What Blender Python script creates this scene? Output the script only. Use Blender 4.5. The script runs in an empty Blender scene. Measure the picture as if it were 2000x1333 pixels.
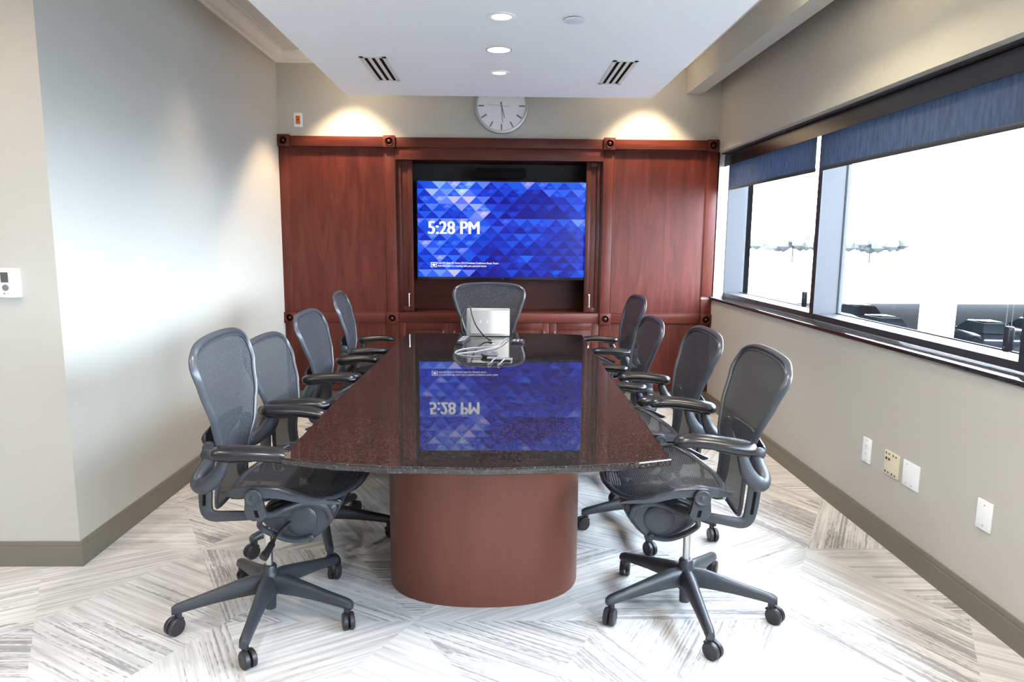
import bpy, bmesh, math, random
from mathutils import Vector, Matrix
PI = math.pi
R = math.radians
S = bpy.context.scene
COL = S.collection

# ------------------------------------------------------------------ camera
CAMZ = 1.45
F_PX, YAW, PITCH, ROLL = 1353.835, 0.0216284, 0.1453781, 0.0077337
cam = bpy.data.cameras.new('camera'); camo = bpy.data.objects.new('camera', cam); COL.objects.link(camo)
cam.sensor_fit = 'HORIZONTAL'; cam.sensor_width = 36.0; cam.lens = 36.0 * F_PX / 2000.0
cam.clip_start = 0.05; cam.clip_end = 500
_f = Vector((math.sin(YAW), math.cos(YAW), 0)); _r = Vector((math.cos(YAW), -math.sin(YAW), 0)); _u = Vector((0, 0, 1))
_f2 = _f * math.cos(PITCH) - _u * math.sin(PITCH); _u2 = _u * math.cos(PITCH) + _f * math.sin(PITCH)
_r3 = _r * math.cos(ROLL) + _u2 * math.sin(ROLL); _u3 = _u2 * math.cos(ROLL) - _r * math.sin(ROLL)
camo.matrix_world = Matrix(((_r3.x, _u3.x, -_f2.x, 0), (_r3.y, _u3.y, -_f2.y, 0), (_r3.z, _u3.z, -_f2.z, CAMZ), (0, 0, 0, 1)))
S.camera = camo
# ------------------------------------------------------------------ view, world, lights
S.view_settings.view_transform = 'Standard'; S.view_settings.look = 'None'
S.view_settings.exposure = 0.5; S.view_settings.gamma = 1.0; S.view_settings.use_curve_mapping = False
try:
    S.cycles.use_denoising = True
    S.cycles.max_bounces = 10; S.cycles.diffuse_bounces = 8; S.cycles.transparent_max_bounces = 16
    S.cycles.sample_clamp_indirect = 20.0
except Exception: pass
W = bpy.data.worlds.new('World'); S.world = W; W.use_nodes = True
bg = W.node_tree.nodes['Background']; bg.inputs['Color'].default_value = (0.78, 0.865, 1.0, 1); bg.inputs['Strength'].default_value = 23.0

def lamp(name, kind, loc, energy, color=(1, .9, .78), size=.06, angle=90, blend=.5, rot=(0, 0, 0)):
    l = bpy.data.lights.new(name, kind); l.energy = energy; l.color = color
    if kind == 'SPOT': l.spot_size = R(angle); l.spot_blend = blend; l.shadow_soft_size = size
    elif kind == 'POINT': l.shadow_soft_size = size
    elif kind == 'AREA': l.shape = 'DISK'; l.size = size
    o = bpy.data.objects.new(name, l); o.location = loc; o.rotation_euler = rot; COL.objects.link(o); return o
WARM = (1, .80, .58); NEUT = (1, .96, .91)
ROOM_AND_FILL_LAMPS = [  # x, y, z, energy, colour, angle, blend  (recessed ceiling lamps plus unseen ones added for fill)
    (-1.21, 5.69, 2.93, 125, (1, .76, .50), 86, .40), (1.245, 5.69, 2.93, 125, (1, .76, .50), 86, .40),
    (-1.46, 4.25, 2.93, 45, WARM, 66, .95), (1.39, 3.2, 2.93, 48, (1, .86, .60), 150, .6), (1.39, 1.0, 2.93, 60, (1, .86, .62), 140, .6),
    (.015, 3.65, 2.53, 38, NEUT, 120, .8), (.002, 4.261, 2.53, 38, NEUT, 140, .8), (.007, 4.827, 2.53, 25, NEUT, 120, .8),
    (.0, 2.2, 2.53, 60, NEUT, 150, .8), (-.7, 1.3, 2.53, 70, NEUT, 150, .8), (.8, 1.3, 2.53, 70, NEUT, 150, .8),  # unseen lamps added to fill light around the camera
    (-2.10, 2.05, 2.93, 55, (1, .78, .55), 140, .8), (-3.3, 1.2, 2.93, 70, NEUT, 150, .8), (-.8, -1.2, 2.93, 70, NEUT, 150, .8), (-3.3, -1.2, 2.93, 60, NEUT, 150, .8),  # last three are unseen, added for fill light
]
for i, (x, y, z, e, c, a, b) in enumerate(ROOM_AND_FILL_LAMPS):
    lamp('ceiling_and_fill_light', 'SPOT', (x, y, z), e, c, .05, a, b)

# ------------------------------------------------------------------ helpers
def tag(o, label=None, cat=None, group=None, kind=None):
    if label: o['label'] = label
    if cat: o['category'] = cat
    if group: o['group'] = group
    if kind: o['kind'] = kind
    return o
def empty(name, loc=(0, 0, 0), rz=0.0, parent=None):
    o = bpy.data.objects.new(name, None); o.location = loc; o.rotation_euler = (0, 0, rz); o.empty_display_size = .1
    COL.objects.link(o)
    if parent: o.parent = parent
    return o
class MB:
    def __init__(s): s.v = []; s.f = []; s.m = []; s.sm = []
    def add(s, vs, fs, mi=0, smooth=False):
        n = len(s.v); s.v += [tuple(v) for v in vs]
        for f in fs: s.f.append(tuple(n + i for i in f)); s.m.append(mi); s.sm.append(smooth)
        return s
    def box(s, x0, x1, y0, y1, z0, z1, mi=0):
        v = [(x0, y0, z0), (x1, y0, z0), (x1, y1, z0), (x0, y1, z0), (x0, y0, z1), (x1, y0, z1), (x1, y1, z1), (x0, y1, z1)]
        return s.add(v, [(0, 3, 2, 1), (4, 5, 6, 7), (0, 1, 5, 4), (1, 2, 6, 5), (2, 3, 7, 6), (3, 0, 4, 7)], mi)
    def rings(s, rings, cap0=True, cap1=True, closed=False, mi=0, smooth=True):
        n = len(rings[0]); base = len(s.v)
        for r in rings: s.v += [tuple(p) for p in r]
        k = len(rings)
        for i in range(k if closed else k - 1):
            a = base + i * n; b = base + ((i + 1) % k) * n
            for j in range(n):
                s.f.append((a + j, a + (j + 1) % n, b + (j + 1) % n, b + j)); s.m.append(mi); s.sm.append(smooth)
        if not closed:
            if cap0: s.f.append(tuple(base + j for j in range(n))[::-1]); s.m.append(mi); s.sm.append(False)
            if cap1: s.f.append(tuple(base + (k - 1) * n + j for j in range(n))); s.m.append(mi); s.sm.append(False)
        return s
    def sweep(s, pts, rad, n=10, closed=False, up=(0, 1, 0), mi=0, power=2.0, caps=True):
        """tube; rad = (a,b) or list; a along 'side', b along the other normal"""
        pts = [Vector(p) for p in pts]; k = len(pts); rings = []
        up = Vector(up)
        for i, p in enumerate(pts):
            t = (pts[(i + 1) % k] - pts[(i - 1) % k]) if closed else (pts[min(i + 1, k - 1)] - pts[max(i - 1, 0)])
            t.normalize(); side = t.cross(up)
            if side.length < 1e-4: side = t.cross(Vector((.3, .1, 1)))
            side.normalize(); nn = side.cross(t).normalized()
            r = rad[i] if isinstance(rad, list) else rad
            if not isinstance(r, tuple): r = (r, r)
            ring = []
            for j in range(n):
                a = 2 * PI * j / n; c, d = math.cos(a), math.sin(a)
                if power != 2.0:
                    q = (abs(c) ** power + abs(d) ** power) ** (-1 / power); c, d = c * q, d * q
                ring.append(p + side * (r[0] * c) + nn * (r[1] * d))
            rings.append(ring)
        return s.rings(rings, caps, caps, closed, mi)
    def cyl(s, c, r, h, axis='z', n=24, r2=None, mi=0, smooth=True):
        """from c along +axis by h"""
        r2 = r if r2 is None else r2; c = Vector(c)
        ax = {'x': Vector((1, 0, 0)), 'y': Vector((0, 1, 0)), 'z': Vector((0, 0, 1))}[axis] if isinstance(axis, str) else Vector(axis).normalized()
        u = ax.orthogonal().normalized(); w = ax.cross(u)
        R0 = [c + u * (r * math.cos(2 * PI * j / n)) + w * (r * math.sin(2 * PI * j / n)) for j in range(n)]
        R1 = [c + ax * h + u * (r2 * math.cos(2 * PI * j / n)) + w * (r2 * math.sin(2 * PI * j / n)) for j in range(n)]
        return s.rings([R0, R1], mi=mi, smooth=smooth)
    def lathe(s, prof, c=(0, 0, 0), axis='z', n=32, mi=0):
        """prof list of (r, h)"""
        c = Vector(c); ax = {'x': Vector((1, 0, 0)), 'y': Vector((0, 1, 0)), '-y': Vector((0, -1, 0)), 'z': Vector((0, 0, 1)), '-z': Vector((0, 0, -1)), '-x': Vector((-1, 0, 0))}[axis]
        u = ax.orthogonal().normalized(); w = ax.cross(u); rings = []
        for r, h in prof:
            r = max(r, 1e-4)
            rings.append([c + ax * h + u * (r * math.cos(2 * PI * j / n)) + w * (r * math.sin(2 * PI * j / n)) for j in range(n)])
        return s.rings(rings, mi=mi)
    def prism(s, poly, a0, a1, axis='y', mi=0, smooth=False):
        """poly: 2D list; axis y: (x,z); axis x: (y,z); axis z: (x,y)"""
        def P(p, a):
            return {'y': (p[0], a, p[1]), 'x': (a, p[0], p[1]), 'z': (p[0], p[1], a)}[axis]
        return s.rings([[P(p, a0) for p in poly], [P(p, a1) for p in poly]], smooth=smooth, mi=mi)
    def build(s, name, mats, parent=None, bevel=0, seg=2, subsurf=0, loc=None, auto=True):
        me = bpy.data.meshes.new(name); me.from_pydata(s.v, [], s.f); me.update()
        if not isinstance(mats, (list, tuple)): mats = [mats]
        for m in mats: me.materials.append(m)
        for p, mi, sm in zip(me.polygons, s.m, s.sm): p.material_index = mi; p.use_smooth = sm
        bm = bmesh.new(); bm.from_mesh(me); bmesh.ops.recalc_face_normals(bm, faces=bm.faces)
        if bevel:
            eds = [e for e in bm.edges if len(e.link_faces) == 2 and e.calc_face_angle(0) > R(35)]
            bmesh.ops.bevel(bm, geom=eds, offset=bevel, segments=seg, affect='EDGES', profile=.5, clamp_overlap=True)
        for e in bm.edges:
            if len(e.link_faces) == 2 and e.calc_face_angle(0) > R(40): e.smooth = False
        bm.to_mesh(me); bm.free()
        if bevel:
            for p in me.polygons: p.use_smooth = True
        o = bpy.data.objects.new(name, me); COL.objects.link(o)
        if parent: o.parent = parent
        if loc: o.location = loc
        if subsurf:
            md = o.modifiers.new('subsurf', 'SUBSURF'); md.levels = subsurf; md.render_levels = subsurf
        return o
def crom(pts, n=6, closed=False):
    """Catmull-Rom through points"""
    P = [Vector(p) for p in pts]; k = len(P); out = []
    rng = range(k if closed else k - 1)
    for i in rng:
        g = lambda j: P[j % k] if closed else P[max(0, min(k - 1, j))]
        a, b, c, d = g(i - 1), g(i), g(i + 1), g(i + 2)
        for t in range(n):
            t /= n
            out.append(.5 * ((2 * b) + (c - a) * t + (2 * a - 5 * b + 4 * c - d) * t * t + (3 * b - a - 3 * c + d) * t ** 3))
    if not closed: out.append(P[-1])
    return out
def interp(tab, x):
    if x <= tab[0][0]: return tab[0][1]
    for (a, b), (c, d) in zip(tab, tab[1:]):
        if x <= c:
            t = (x - a) / (c - a); t = t * t * (3 - 2 * t) * .5 + t * .5
            return b + (d - b) * t
    return tab[-1][1]
def copy_tree(o, parent=None):
    c = o.copy(); COL.objects.link(c)
    if parent: c.parent = parent
    for ch in list(o.children): copy_tree(ch, c)
    return c
def rbox(w, d, h, r, n=5):
    """rounded rectangle outline (x,y) list"""
    out = []
    for cx, cy, a0 in ((w / 2 - r, d / 2 - r, 0), (-w / 2 + r, d / 2 - r, 90), (-w / 2 + r, -d / 2 + r, 180), (w / 2 - r, -d / 2 + r, 270)):
        for i in range(n + 1):
            a = R(a0 + 90 * i / n); out.append((cx + r * math.cos(a), cy + r * math.sin(a)))
    return out

# ------------------------------------------------------------------ materials
def mat(name, color, rough=.5, metal=0, spec=.5, coat=0, coat_rough=.1, emit=None, estr=1):
    m = bpy.data.materials.new(name); m.use_nodes = True; b = m.node_tree.nodes['Principled BSDF']
    b.inputs['Base Color'].default_value = (*color, 1); b.inputs['Roughness'].default_value = rough
    b.inputs['Metallic'].default_value = metal; b.inputs['Specular IOR Level'].default_value = spec
    b.inputs['Coat Weight'].default_value = coat; b.inputs['Coat Roughness'].default_value = coat_rough
    if emit: b.inputs['Emission Color'].default_value = (*emit, 1); b.inputs['Emission Strength'].default_value = estr
    return m
def N(m, t, **kw):
    n = m.node_tree.nodes.new(t)
    for k, v in kw.items():
        if k.startswith('i_'): n.inputs[k[2:]].default_value = v
        else: setattr(n, k, v)
    return n
def L(m, a, b): m.node_tree.links.new(a, b)
def bsdf(m): return m.node_tree.nodes['Principled BSDF']
def add_bump(m, scale, strength, dist=.001, coord='Object', detail=3):
    tc = N(m, 'ShaderNodeTexCoord'); nz = N(m, 'ShaderNodeTexNoise'); nz.inputs['Scale'].default_value = scale; nz.inputs['Detail'].default_value = detail
    bp = N(m, 'ShaderNodeBump'); bp.inputs['Strength'].default_value = strength; bp.inputs['Distance'].default_value = dist
    L(m, tc.outputs[coord], nz.inputs['Vector']); L(m, nz.outputs['Fac'], bp.inputs['Height']); L(m, bp.outputs['Normal'], bsdf(m).inputs['Normal'])
    return m
def ramp(m, stops):
    r = N(m, 'ShaderNodeValToRGB'); e = r.color_ramp.elements
    while len(e) < len(stops): e.new(.5)
    for el, (p, c) in zip(e, stops): el.position = p; el.color = (*c, 1)
    return r

M = {}
M['paint'] = add_bump(mat('greige_paint', (.455, .438, .395), .62, spec=.3), 180, .12)
M['white'] = add_bump(mat('ceiling_white', (.93, .93, .93), .8, spec=.2), 120, .1)
M['crown'] = mat('crown_white', (.74, .72, .67), .5)
M['tile'] = add_bump(mat('ceiling_tile', (.66, .63, .58), .9, spec=.1), 90, .4, .002)
M['base'] = mat('baseboard_paint', (.155, .14, .112), .4)
M['black'] = mat('black_plastic', (.012, .012, .014), .38)
M['slot'] = mat('slot_black', (.004, .004, .004), .8, spec=.1)
M['graphite'] = add_bump(mat('graphite_plastic', (.030, .034, .042), .38), 700, .12, .0004)
M['frame'] = mat('chair_frame_plastic', (.040, .045, .055), .30)
M['armpad'] = mat('arm_pad_urethane', (.010, .010, .012), .27)
M['wheel'] = mat('caster_black', (.018, .018, .021), .42)
M['chrome'] = mat('chrome', (.52, .52, .53), .22, 1)
M['nickel'] = mat('satin_nickel', (.72, .71, .68), .28, 1)
M['plate'] = mat('white_plate', (.80, .80, .82), .35)
M['almond'] = mat('almond_plate', (.66, .60, .44), .4)
M['dark_port'] = mat('dark_port', (.03, .025, .02), .5)
M['orange'] = mat('orange_button', (.62, .12, .01), .35)
M['orange_dark'] = mat('orange_button_dark', (.20, .03, .0), .4)
M['frame_dark'] = mat('window_frame_anodised', (.025, .028, .036), .35, .0)
M['frame_grey'] = mat('window_frame_grey', (.036, .036, .042), .45, .0)
M['fascia'] = mat('shade_fascia_bronze', (.022, .022, .026), .22, .3)
M['silver'] = mat('silver_rim', (.50, .50, .50), .3, .8)
M['clockface'] = mat('clock_face', (.78, .79, .80), .5)
M['clockmark'] = mat('clock_marks', (.22, .22, .23), .4)
M['tvblack'] = mat('tv_black', (.006, .006, .008), .12)
M['niche'] = mat('niche_black', (.008, .006, .006), .6)
M['text'] = mat('screen_text', (0, 0, 0), .4, emit=(1, 1, 1), estr=.8)
M['grey_mark'] = mat('print_grey', (.16, .16, .18), .5)
M['lcd'] = mat('lcd_grey', (.09, .09, .08), .25)
M['console'] = mat('console_silver', (.25, .245, .235), .35, .5)
M['cable_black'] = mat('black_cable', (.01, .01, .01), .4)
M['cable_grey'] = mat('grey_cable', (.30, .31, .33), .35)
M['puck'] = mat('puck_grey', (.09, .09, .095), .45)
M['button'] = mat('button_light', (.35, .35, .37), .4)
M['red'] = mat('red_button', (.35, .04, .03), .4)
M['concrete'] = add_bump(mat('white_concrete', (.72, .71, .68), .85), 3, .2, .01)
M['asphalt'] = mat('asphalt', (.085, .09, .10), .9)
M['deck_under'] = mat('deck_soffit', (.34, .33, .31), .9)
M['carblack'] = mat('car_paint_black', (.012, .014, .02), .15, coat=1)
M['cargrey'] = mat('car_paint_grey', (.10, .11, .13), .2, .4, coat=1)
M['carglass'] = mat('car_glass', (.02, .025, .03), .05)
M['tyre'] = mat('tyre', (.01, .01, .01), .8)
M['leaf'] = mat('distant_leaves', (.085, .09, .085), .9)
M['downlight'] = mat('downlight_lens', (1, 1, 1), .4, emit=(1, .97, .93), estr=2.2)
M['downlight_soft'] = mat('downlight_reflector', (.9, .9, .9), .3, emit=(1, .95, .88), estr=1.1)
M['lamp_warm'] = mat('warm_downlight_lens', (1, 1, 1), .4, emit=(1, .82, .6), estr=4)
M['trimring'] = mat('downlight_trim', (.60, .60, .62), .4)

def wood(name, axis='z', dark=1.0, hue=(1, 1, 1), flat=None):
    m = mat(name, (.2, .05, .03), .42, spec=.26, coat=.04, coat_rough=.2)
    tc = N(m, 'ShaderNodeTexCoord'); mp = N(m, 'ShaderNodeMapping')
    sc = {'z': (5, 5, .55), 'x': (.55, 5, 5)}[axis]; mp.inputs['Scale'].default_value = sc
    L(m, tc.outputs['Object'], mp.inputs['Vector'])
    n1 = N(m, 'ShaderNodeTexNoise', i_Scale=2.2, i_Detail=5.0, i_Roughness=.6, i_Distortion=1.2); L(m, mp.outputs[0], n1.inputs['Vector'])
    mp2 = N(m, 'ShaderNodeMapping'); mp2.inputs['Scale'].default_value = {'z': (60, 60, 2.5), 'x': (2.5, 60, 60)}[axis]; L(m, tc.outputs['Object'], mp2.inputs['Vector'])
    n2 = N(m, 'ShaderNodeTexNoise', i_Scale=3.0, i_Detail=3.0); L(m, mp2.outputs[0], n2.inputs['Vector'])
    mx = N(m, 'ShaderNodeMix', data_type='FLOAT'); mx.inputs[0].default_value = .3; L(m, n1.outputs['Fac'], mx.inputs[2]); L(m, n2.outputs['Fac'], mx.inputs[3])
    c = lambda r, g, b: (r * dark * hue[0], g * dark * hue[1], b * dark * hue[2])
    rp = ramp(m, [(.30, c(.052, .0090, .0055)), (.5, c(.088, .0165, .0098)), (.68, c(.126, .028, .016))])
    if flat: rp = ramp(m, [(p, c(.100 * k, .020 * k, .0115 * k)) for p, k in flat])
    L(m, mx.outputs[0], rp.inputs['Fac']); L(m, rp.outputs['Color'], bsdf(m).inputs['Base Color'])
    return m
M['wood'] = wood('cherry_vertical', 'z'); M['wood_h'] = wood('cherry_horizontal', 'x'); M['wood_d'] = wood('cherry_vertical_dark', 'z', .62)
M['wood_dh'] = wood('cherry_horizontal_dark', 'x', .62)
M['wood_ped'] = wood('cherry_pedestal', 'z', 1.6, (1, 1.75, 1.95), [(.25, .75), (.5, .88), (.75, 1.02)]); bsdf(M['wood_ped']).inputs['Roughness'].default_value = .36

def granite(name, rough=.022):
    m = mat(name, (.02, .02, .02), rough, spec=.75)
    tc = N(m, 'ShaderNodeTexCoord')
    v = N(m, 'ShaderNodeTexNoise', i_Scale=170.0, i_Detail=2.0); L(m, tc.outputs['Object'], v.inputs['Vector'])
    v2 = N(m, 'ShaderNodeTexVoronoi', i_Scale=260.0); L(m, tc.outputs['Object'], v2.inputs['Vector'])
    rp = ramp(m, [(.42, (.009, .0075, .0075)), (.60, (.026, .020, .019)), (.76, (.10, .08, .075))]); L(m, v.outputs['Fac'], rp.inputs['Fac'])
    rp2 = ramp(m, [(0, (.12, .10, .09)), (.16, (.0, .0, .0))]); L(m, v2.outputs['Distance'], rp2.inputs['Fac'])
    mx = N(m, 'ShaderNodeMix', data_type='RGBA', blend_type='ADD'); mx.inputs[0].default_value = .3
    L(m, rp.outputs['Color'], mx.inputs[6]); L(m, rp2.outputs['Color'], mx.inputs[7]); L(m, mx.outputs[2], bsdf(m).inputs['Base Color'])
    return m
M['granite'] = granite('black_granite'); M['sill'] = granite('sill_granite', .08)

def pellicle(name, col, open_=.25, rot=0):
    m = mat(name, col, .65, spec=.22)
    tc = N(m, 'ShaderNodeTexCoord')
    sx = N(m, 'ShaderNodeSeparateXYZ'); L(m, tc.outputs['UV'], sx.inputs[0])
    # thread direction stripes with slight waviness
    nz = N(m, 'ShaderNodeTexNoise', i_Scale=9.0); L(m, tc.outputs['UV'], nz.inputs['Vector'])
    a = N(m, 'ShaderNodeMath', operation='MULTIPLY_ADD'); L(m, nz.outputs['Fac'], a.inputs[0]); a.inputs[1].default_value = .012; L(m, sx.outputs['X'], a.inputs[2])
    w = N(m, 'ShaderNodeMath', operation='MULTIPLY'); L(m, a.outputs[0], w.inputs[0]); w.inputs[1].default_value = 2 * PI / .0078
    sn = N(m, 'ShaderNodeMath', operation='SINE'); L(m, w.outputs[0], sn.inputs[0])
    w2 = N(m, 'ShaderNodeMath', operation='MULTIPLY'); L(m, sx.outputs['Y'], w2.inputs[0]); w2.inputs[1].default_value = 2 * PI / .0030
    sn2 = N(m, 'ShaderNodeMath', operation='SINE'); L(m, w2.outputs[0], sn2.inputs[0])
    ad = N(m, 'ShaderNodeMath', operation='ADD'); L(m, sn.outputs[0], ad.inputs[0]); L(m, sn2.outputs[0], ad.inputs[1])
    mr = N(m, 'ShaderNodeMapRange'); mr.inputs['From Min'].default_value = .3; mr.inputs['From Max'].default_value = 1.1
    mr.inputs['To Min'].default_value = 1.0; mr.inputs['To Max'].default_value = 1 - open_ * 2.2
    L(m, ad.outputs[0], mr.inputs['Value']); L(m, mr.outputs[0], bsdf(m).inputs['Alpha'])
    rp = ramp(m, [(.0, tuple(c * 1.9 for c in col)), (1, tuple(c * .45 for c in col))])
    mr2 = N(m, 'ShaderNodeMapRange'); mr2.inputs['From Min'].default_value = -1; L(m, sn.outputs[0], mr2.inputs['Value']); L(m, mr2.outputs[0], rp.inputs['Fac'])
    L(m, rp.outputs['Color'], bsdf(m).inputs['Base Color'])
    return m
M['back_mesh'] = pellicle('pellicle_back', (.025, .027, .032), .22)
M['seat_mesh'] = pellicle('pellicle_seat', (.026, .027, .030), .16)

def shade_fabric():
    m = bpy.data.materials.new('solar_shade_fabric'); m.use_nodes = True; nt = m.node_tree; nt.nodes.clear()
    out = N(m, 'ShaderNodeOutputMaterial'); d = N(m, 'ShaderNodeBsdfDiffuse'); d.inputs['Color'].default_value = (.05, .06, .075, 1)
    t = N(m, 'ShaderNodeBsdfTranslucent'); tr = N(m, 'ShaderNodeBsdfTransparent')
    tc = N(m, 'ShaderNodeTexCoord'); mp = N(m, 'ShaderNodeMapping'); mp.inputs['Scale'].default_value = (1, 14, 3); L(m, tc.outputs['Object'], mp.inputs['Vector'])
    nz = N(m, 'ShaderNodeTexNoise', i_Scale=3.0, i_Detail=6.0); L(m, mp.outputs[0], nz.inputs['Vector'])
    rp = ramp(m, [(.35, (.030, .042, .066)), (.65, (.062, .080, .115))]); L(m, nz.outputs['Fac'], rp.inputs['Fac']); L(m, rp.outputs['Color'], t.inputs['Color'])
    a = N(m, 'ShaderNodeAddShader'); L(m, d.outputs[0], a.inputs[0]); L(m, t.outputs[0], a.inputs[1])
    mx = N(m, 'ShaderNodeMixShader'); mx.inputs[0].default_value = .012; L(m, a.outputs[0], mx.inputs[1]); L(m, tr.outputs[0], mx.inputs[2])
    L(m, mx.outputs[0], out.inputs['Surface']); return m
M['shade'] = shade_fabric()
M['hem'] = mat('shade_hem', (.035, .042, .055), .6)
def glass():
    m = bpy.data.materials.new('window_glass'); m.use_nodes = True; nt = m.node_tree; nt.nodes.clear()
    out = N(m, 'ShaderNodeOutputMaterial'); tr = N(m, 'ShaderNodeBsdfTransparent'); tr.inputs['Color'].default_value = (.93, .97, .98, 1)
    g = N(m, 'ShaderNodeBsdfGlossy'); g.inputs['Roughness'].default_value = .01
    lw = N(m, 'ShaderNodeLayerWeight'); pw = N(m, 'ShaderNodeMath', operation='POWER'); pw.inputs[1].default_value = 5.0; L(m, lw.outputs['Facing'], pw.inputs[0])
    fr = N(m, 'ShaderNodeMath', operation='MULTIPLY_ADD'); fr.inputs[1].default_value = .5; fr.inputs[2].default_value = .025; L(m, pw.outputs[0], fr.inputs[0])
    mx = N(m, 'ShaderNodeMixShader'); L(m, fr.outputs[0], mx.inputs[0]); L(m, tr.outputs[0], mx.inputs[1]); L(m, g.outputs[0], mx.inputs[2]); L(m, mx.outputs[0], out.inputs['Surface']); return m
M['glass'] = glass()

def carpet():
    m = mat('carpet_planks', (.6, .6, .6), .95, spec=.05)
    def math_(op, a, b=None, c=None):
        n = N(m, 'ShaderNodeMath', operation=op)
        for i, q in enumerate((a, b, c)):
            if q is None: continue
            if isinstance(q, (int, float)): n.inputs[i].default_value = q
            else: L(m, q, n.inputs[i])
        return n.outputs[0]
    tc = N(m, 'ShaderNodeTexCoord'); sx = N(m, 'ShaderNodeSeparateXYZ'); L(m, tc.outputs['Object'], sx.inputs[0])
    X, Y = sx.outputs['X'], sx.outputs['Y']
    h = .622; s = .718
    v = math_('DIVIDE', math_('SUBTRACT', Y, 2.478), h)
    u = math_('SUBTRACT', math_('DIVIDE', math_('ADD', X, .31), s), math_('MULTIPLY', v, .5))
    fv = math_('FLOOR', v); fu = math_('FLOOR', u)
    half = math_('GREATER_THAN', math_('ADD', math_('FRACT', u), math_('FRACT', v)), 1.0)
    cb = N(m, 'ShaderNodeCombineXYZ'); L(m, fu, cb.inputs[0]); L(m, fv, cb.inputs[1]); L(m, half, cb.inputs[2])
    wn = N(m, 'ShaderNodeTexWhiteNoise', noise_dimensions='3D'); L(m, cb.outputs[0], wn.inputs['Vector'])
    sc = N(m, 'ShaderNodeSeparateColor'); L(m, wn.outputs['Color'], sc.inputs[0])
    # direction: one of 0, +-30, +-60, chosen per triangle
    k = math_('FLOOR', math_('MULTIPLY', sc.outputs[0], 4.999))
    ang = math_('MULTIPLY', math_('SUBTRACT', k, 2.0), R(30))
    ca = math_('COSINE', ang); sa = math_('SINE', ang)
    al = math_('ADD', math_('MULTIPLY', X, ca), math_('MULTIPLY', Y, sa))
    ac = math_('SUBTRACT', math_('MULTIPLY', Y, ca), math_('MULTIPLY', X, sa))
    def strip(fa, fl, detail=2.0, rough=.5):
        c2 = N(m, 'ShaderNodeCombineXYZ'); L(m, math_('MULTIPLY', al, fl), c2.inputs[0]); L(m, math_('MULTIPLY', ac, fa), c2.inputs[1]); L(m, math_('MULTIPLY', sc.outputs[2], 37.0), c2.inputs[2])
        nz = N(m, 'ShaderNodeTexNoise', i_Scale=1.0, i_Detail=detail, i_Roughness=rough); L(m, c2.outputs[0], nz.inputs['Vector']); return nz.outputs['Fac']
    lines = strip(105, 1.4, 2.0); dash = strip(130, 30, 2.0); patch = strip(4.5, 1.1, 1.0); soft = strip(48, 1.6, 4.0, .65)
    # dark dashes where lines & dashes & patch agree, density varies by tile
    dens = math_('MULTIPLY_ADD', sc.outputs[1], .15, -.085)
    t = math_('ADD', math_('ADD', math_('MULTIPLY', lines, .62), math_('MULTIPLY', dash, .26)), math_('MULTIPLY', patch, .42))
    t = math_('ADD', t, dens)
    mr = N(m, 'ShaderNodeMapRange', interpolation_type='SMOOTHSTEP'); mr.inputs['From Min'].default_value = .705; mr.inputs['From Max'].default_value = .78; L(m, t, mr.inputs['Value'])
    base = ramp(m, [(.34, (.40, .388, .375)), (.5, (.53, .518, .503)), (.66, (.64, .63, .618))]); L(m, soft, base.inputs['Fac'])
    mx = N(m, 'ShaderNodeMix', data_type='RGBA'); L(m, math_('MULTIPLY', mr.outputs[0], .68), mx.inputs[0]); L(m, base.outputs['Color'], mx.inputs[6]); mx.inputs[7].default_value = (.19, .185, .20, 1)
    L(m, mx.outputs[2], bsdf(m).inputs['Base Color'])
    nz = N(m, 'ShaderNodeTexNoise', i_Scale=420.0, i_Detail=2.0); L(m, tc.outputs['Object'], nz.inputs['Vector'])
    bp = N(m, 'ShaderNodeBump', i_Strength=.5, i_Distance=.003); L(m, nz.outputs['Fac'], bp.inputs['Height']); L(m, bp.outputs['Normal'], bsdf(m).inputs['Normal'])
    return m
M['carpet'] = carpet()

# ------------------------------------------------------------------ room shell
XL, XR, YB, YC = -1.844, 1.877, 6.05, 2.949
CZ = 2.96
FX0, FX1, FY0, FY1 = -5.5, 2.25, -3.6, 6.6
def struct(name, mb, m, parent=None, label=None, **kw):
    o = mb.build(name, m, parent, **kw)
    if not parent: o['kind'] = 'structure'
    if label: o['label'] = label
    return o
struct('floor', MB().box(FX0, FX1, FY0, FY1, -.1, 0), M['carpet'], label='off-white carpet tiles with grey dashed lines in angled planks')
struct('wall_back', MB().box(XL - .15, 2.2, YB, YB + .5, 0, 3.1).box(1.89, 2.2, 6.0999, 6.11, 0, 3.1), M['paint'], label='greige painted wall above the cherry cabinetry')
struct('wall_left', MB().box(XL - .16, XL, YC, YB, 0, 3.1), M['paint'], label='long greige wall on the left behind the chairs')
struct('wall_return', MB().box(FX0, XL - .16, YC, YC + .16, 0, 3.1), M['paint'], label='short greige wall facing the camera with the thermostat')
struct('wall_far_left', MB().box(FX0 - .15, FX0, FY0, YC, 0, 3.1), M['paint'])
struct('wall_near', MB().box(FX0, FX1, FY0 - .15, FY0, 0, 3.1), M['paint'])
SILL, HEAD = .9436, 2.2
struct('wall_right', MB().box(XR, 2.22, FY0, YB, 0, SILL), M['paint'], label='greige wall under the window band')
struct('wall_right', MB().box(XR, 2.22, FY0, YB + .05, HEAD, 3.1), M['paint'], label='greige wall above the window band')
struct('wall_right', MB().box(XR, 2.22, FY0, -3.4, SILL, HEAD), M['paint'], label='greige wall beside the last window')
struct('ceiling', MB().box(FX0, FX1, FY0, FY1, CZ, CZ + .15), M['tile'], label='off-white ceiling tiles above the dropped panel')
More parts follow.
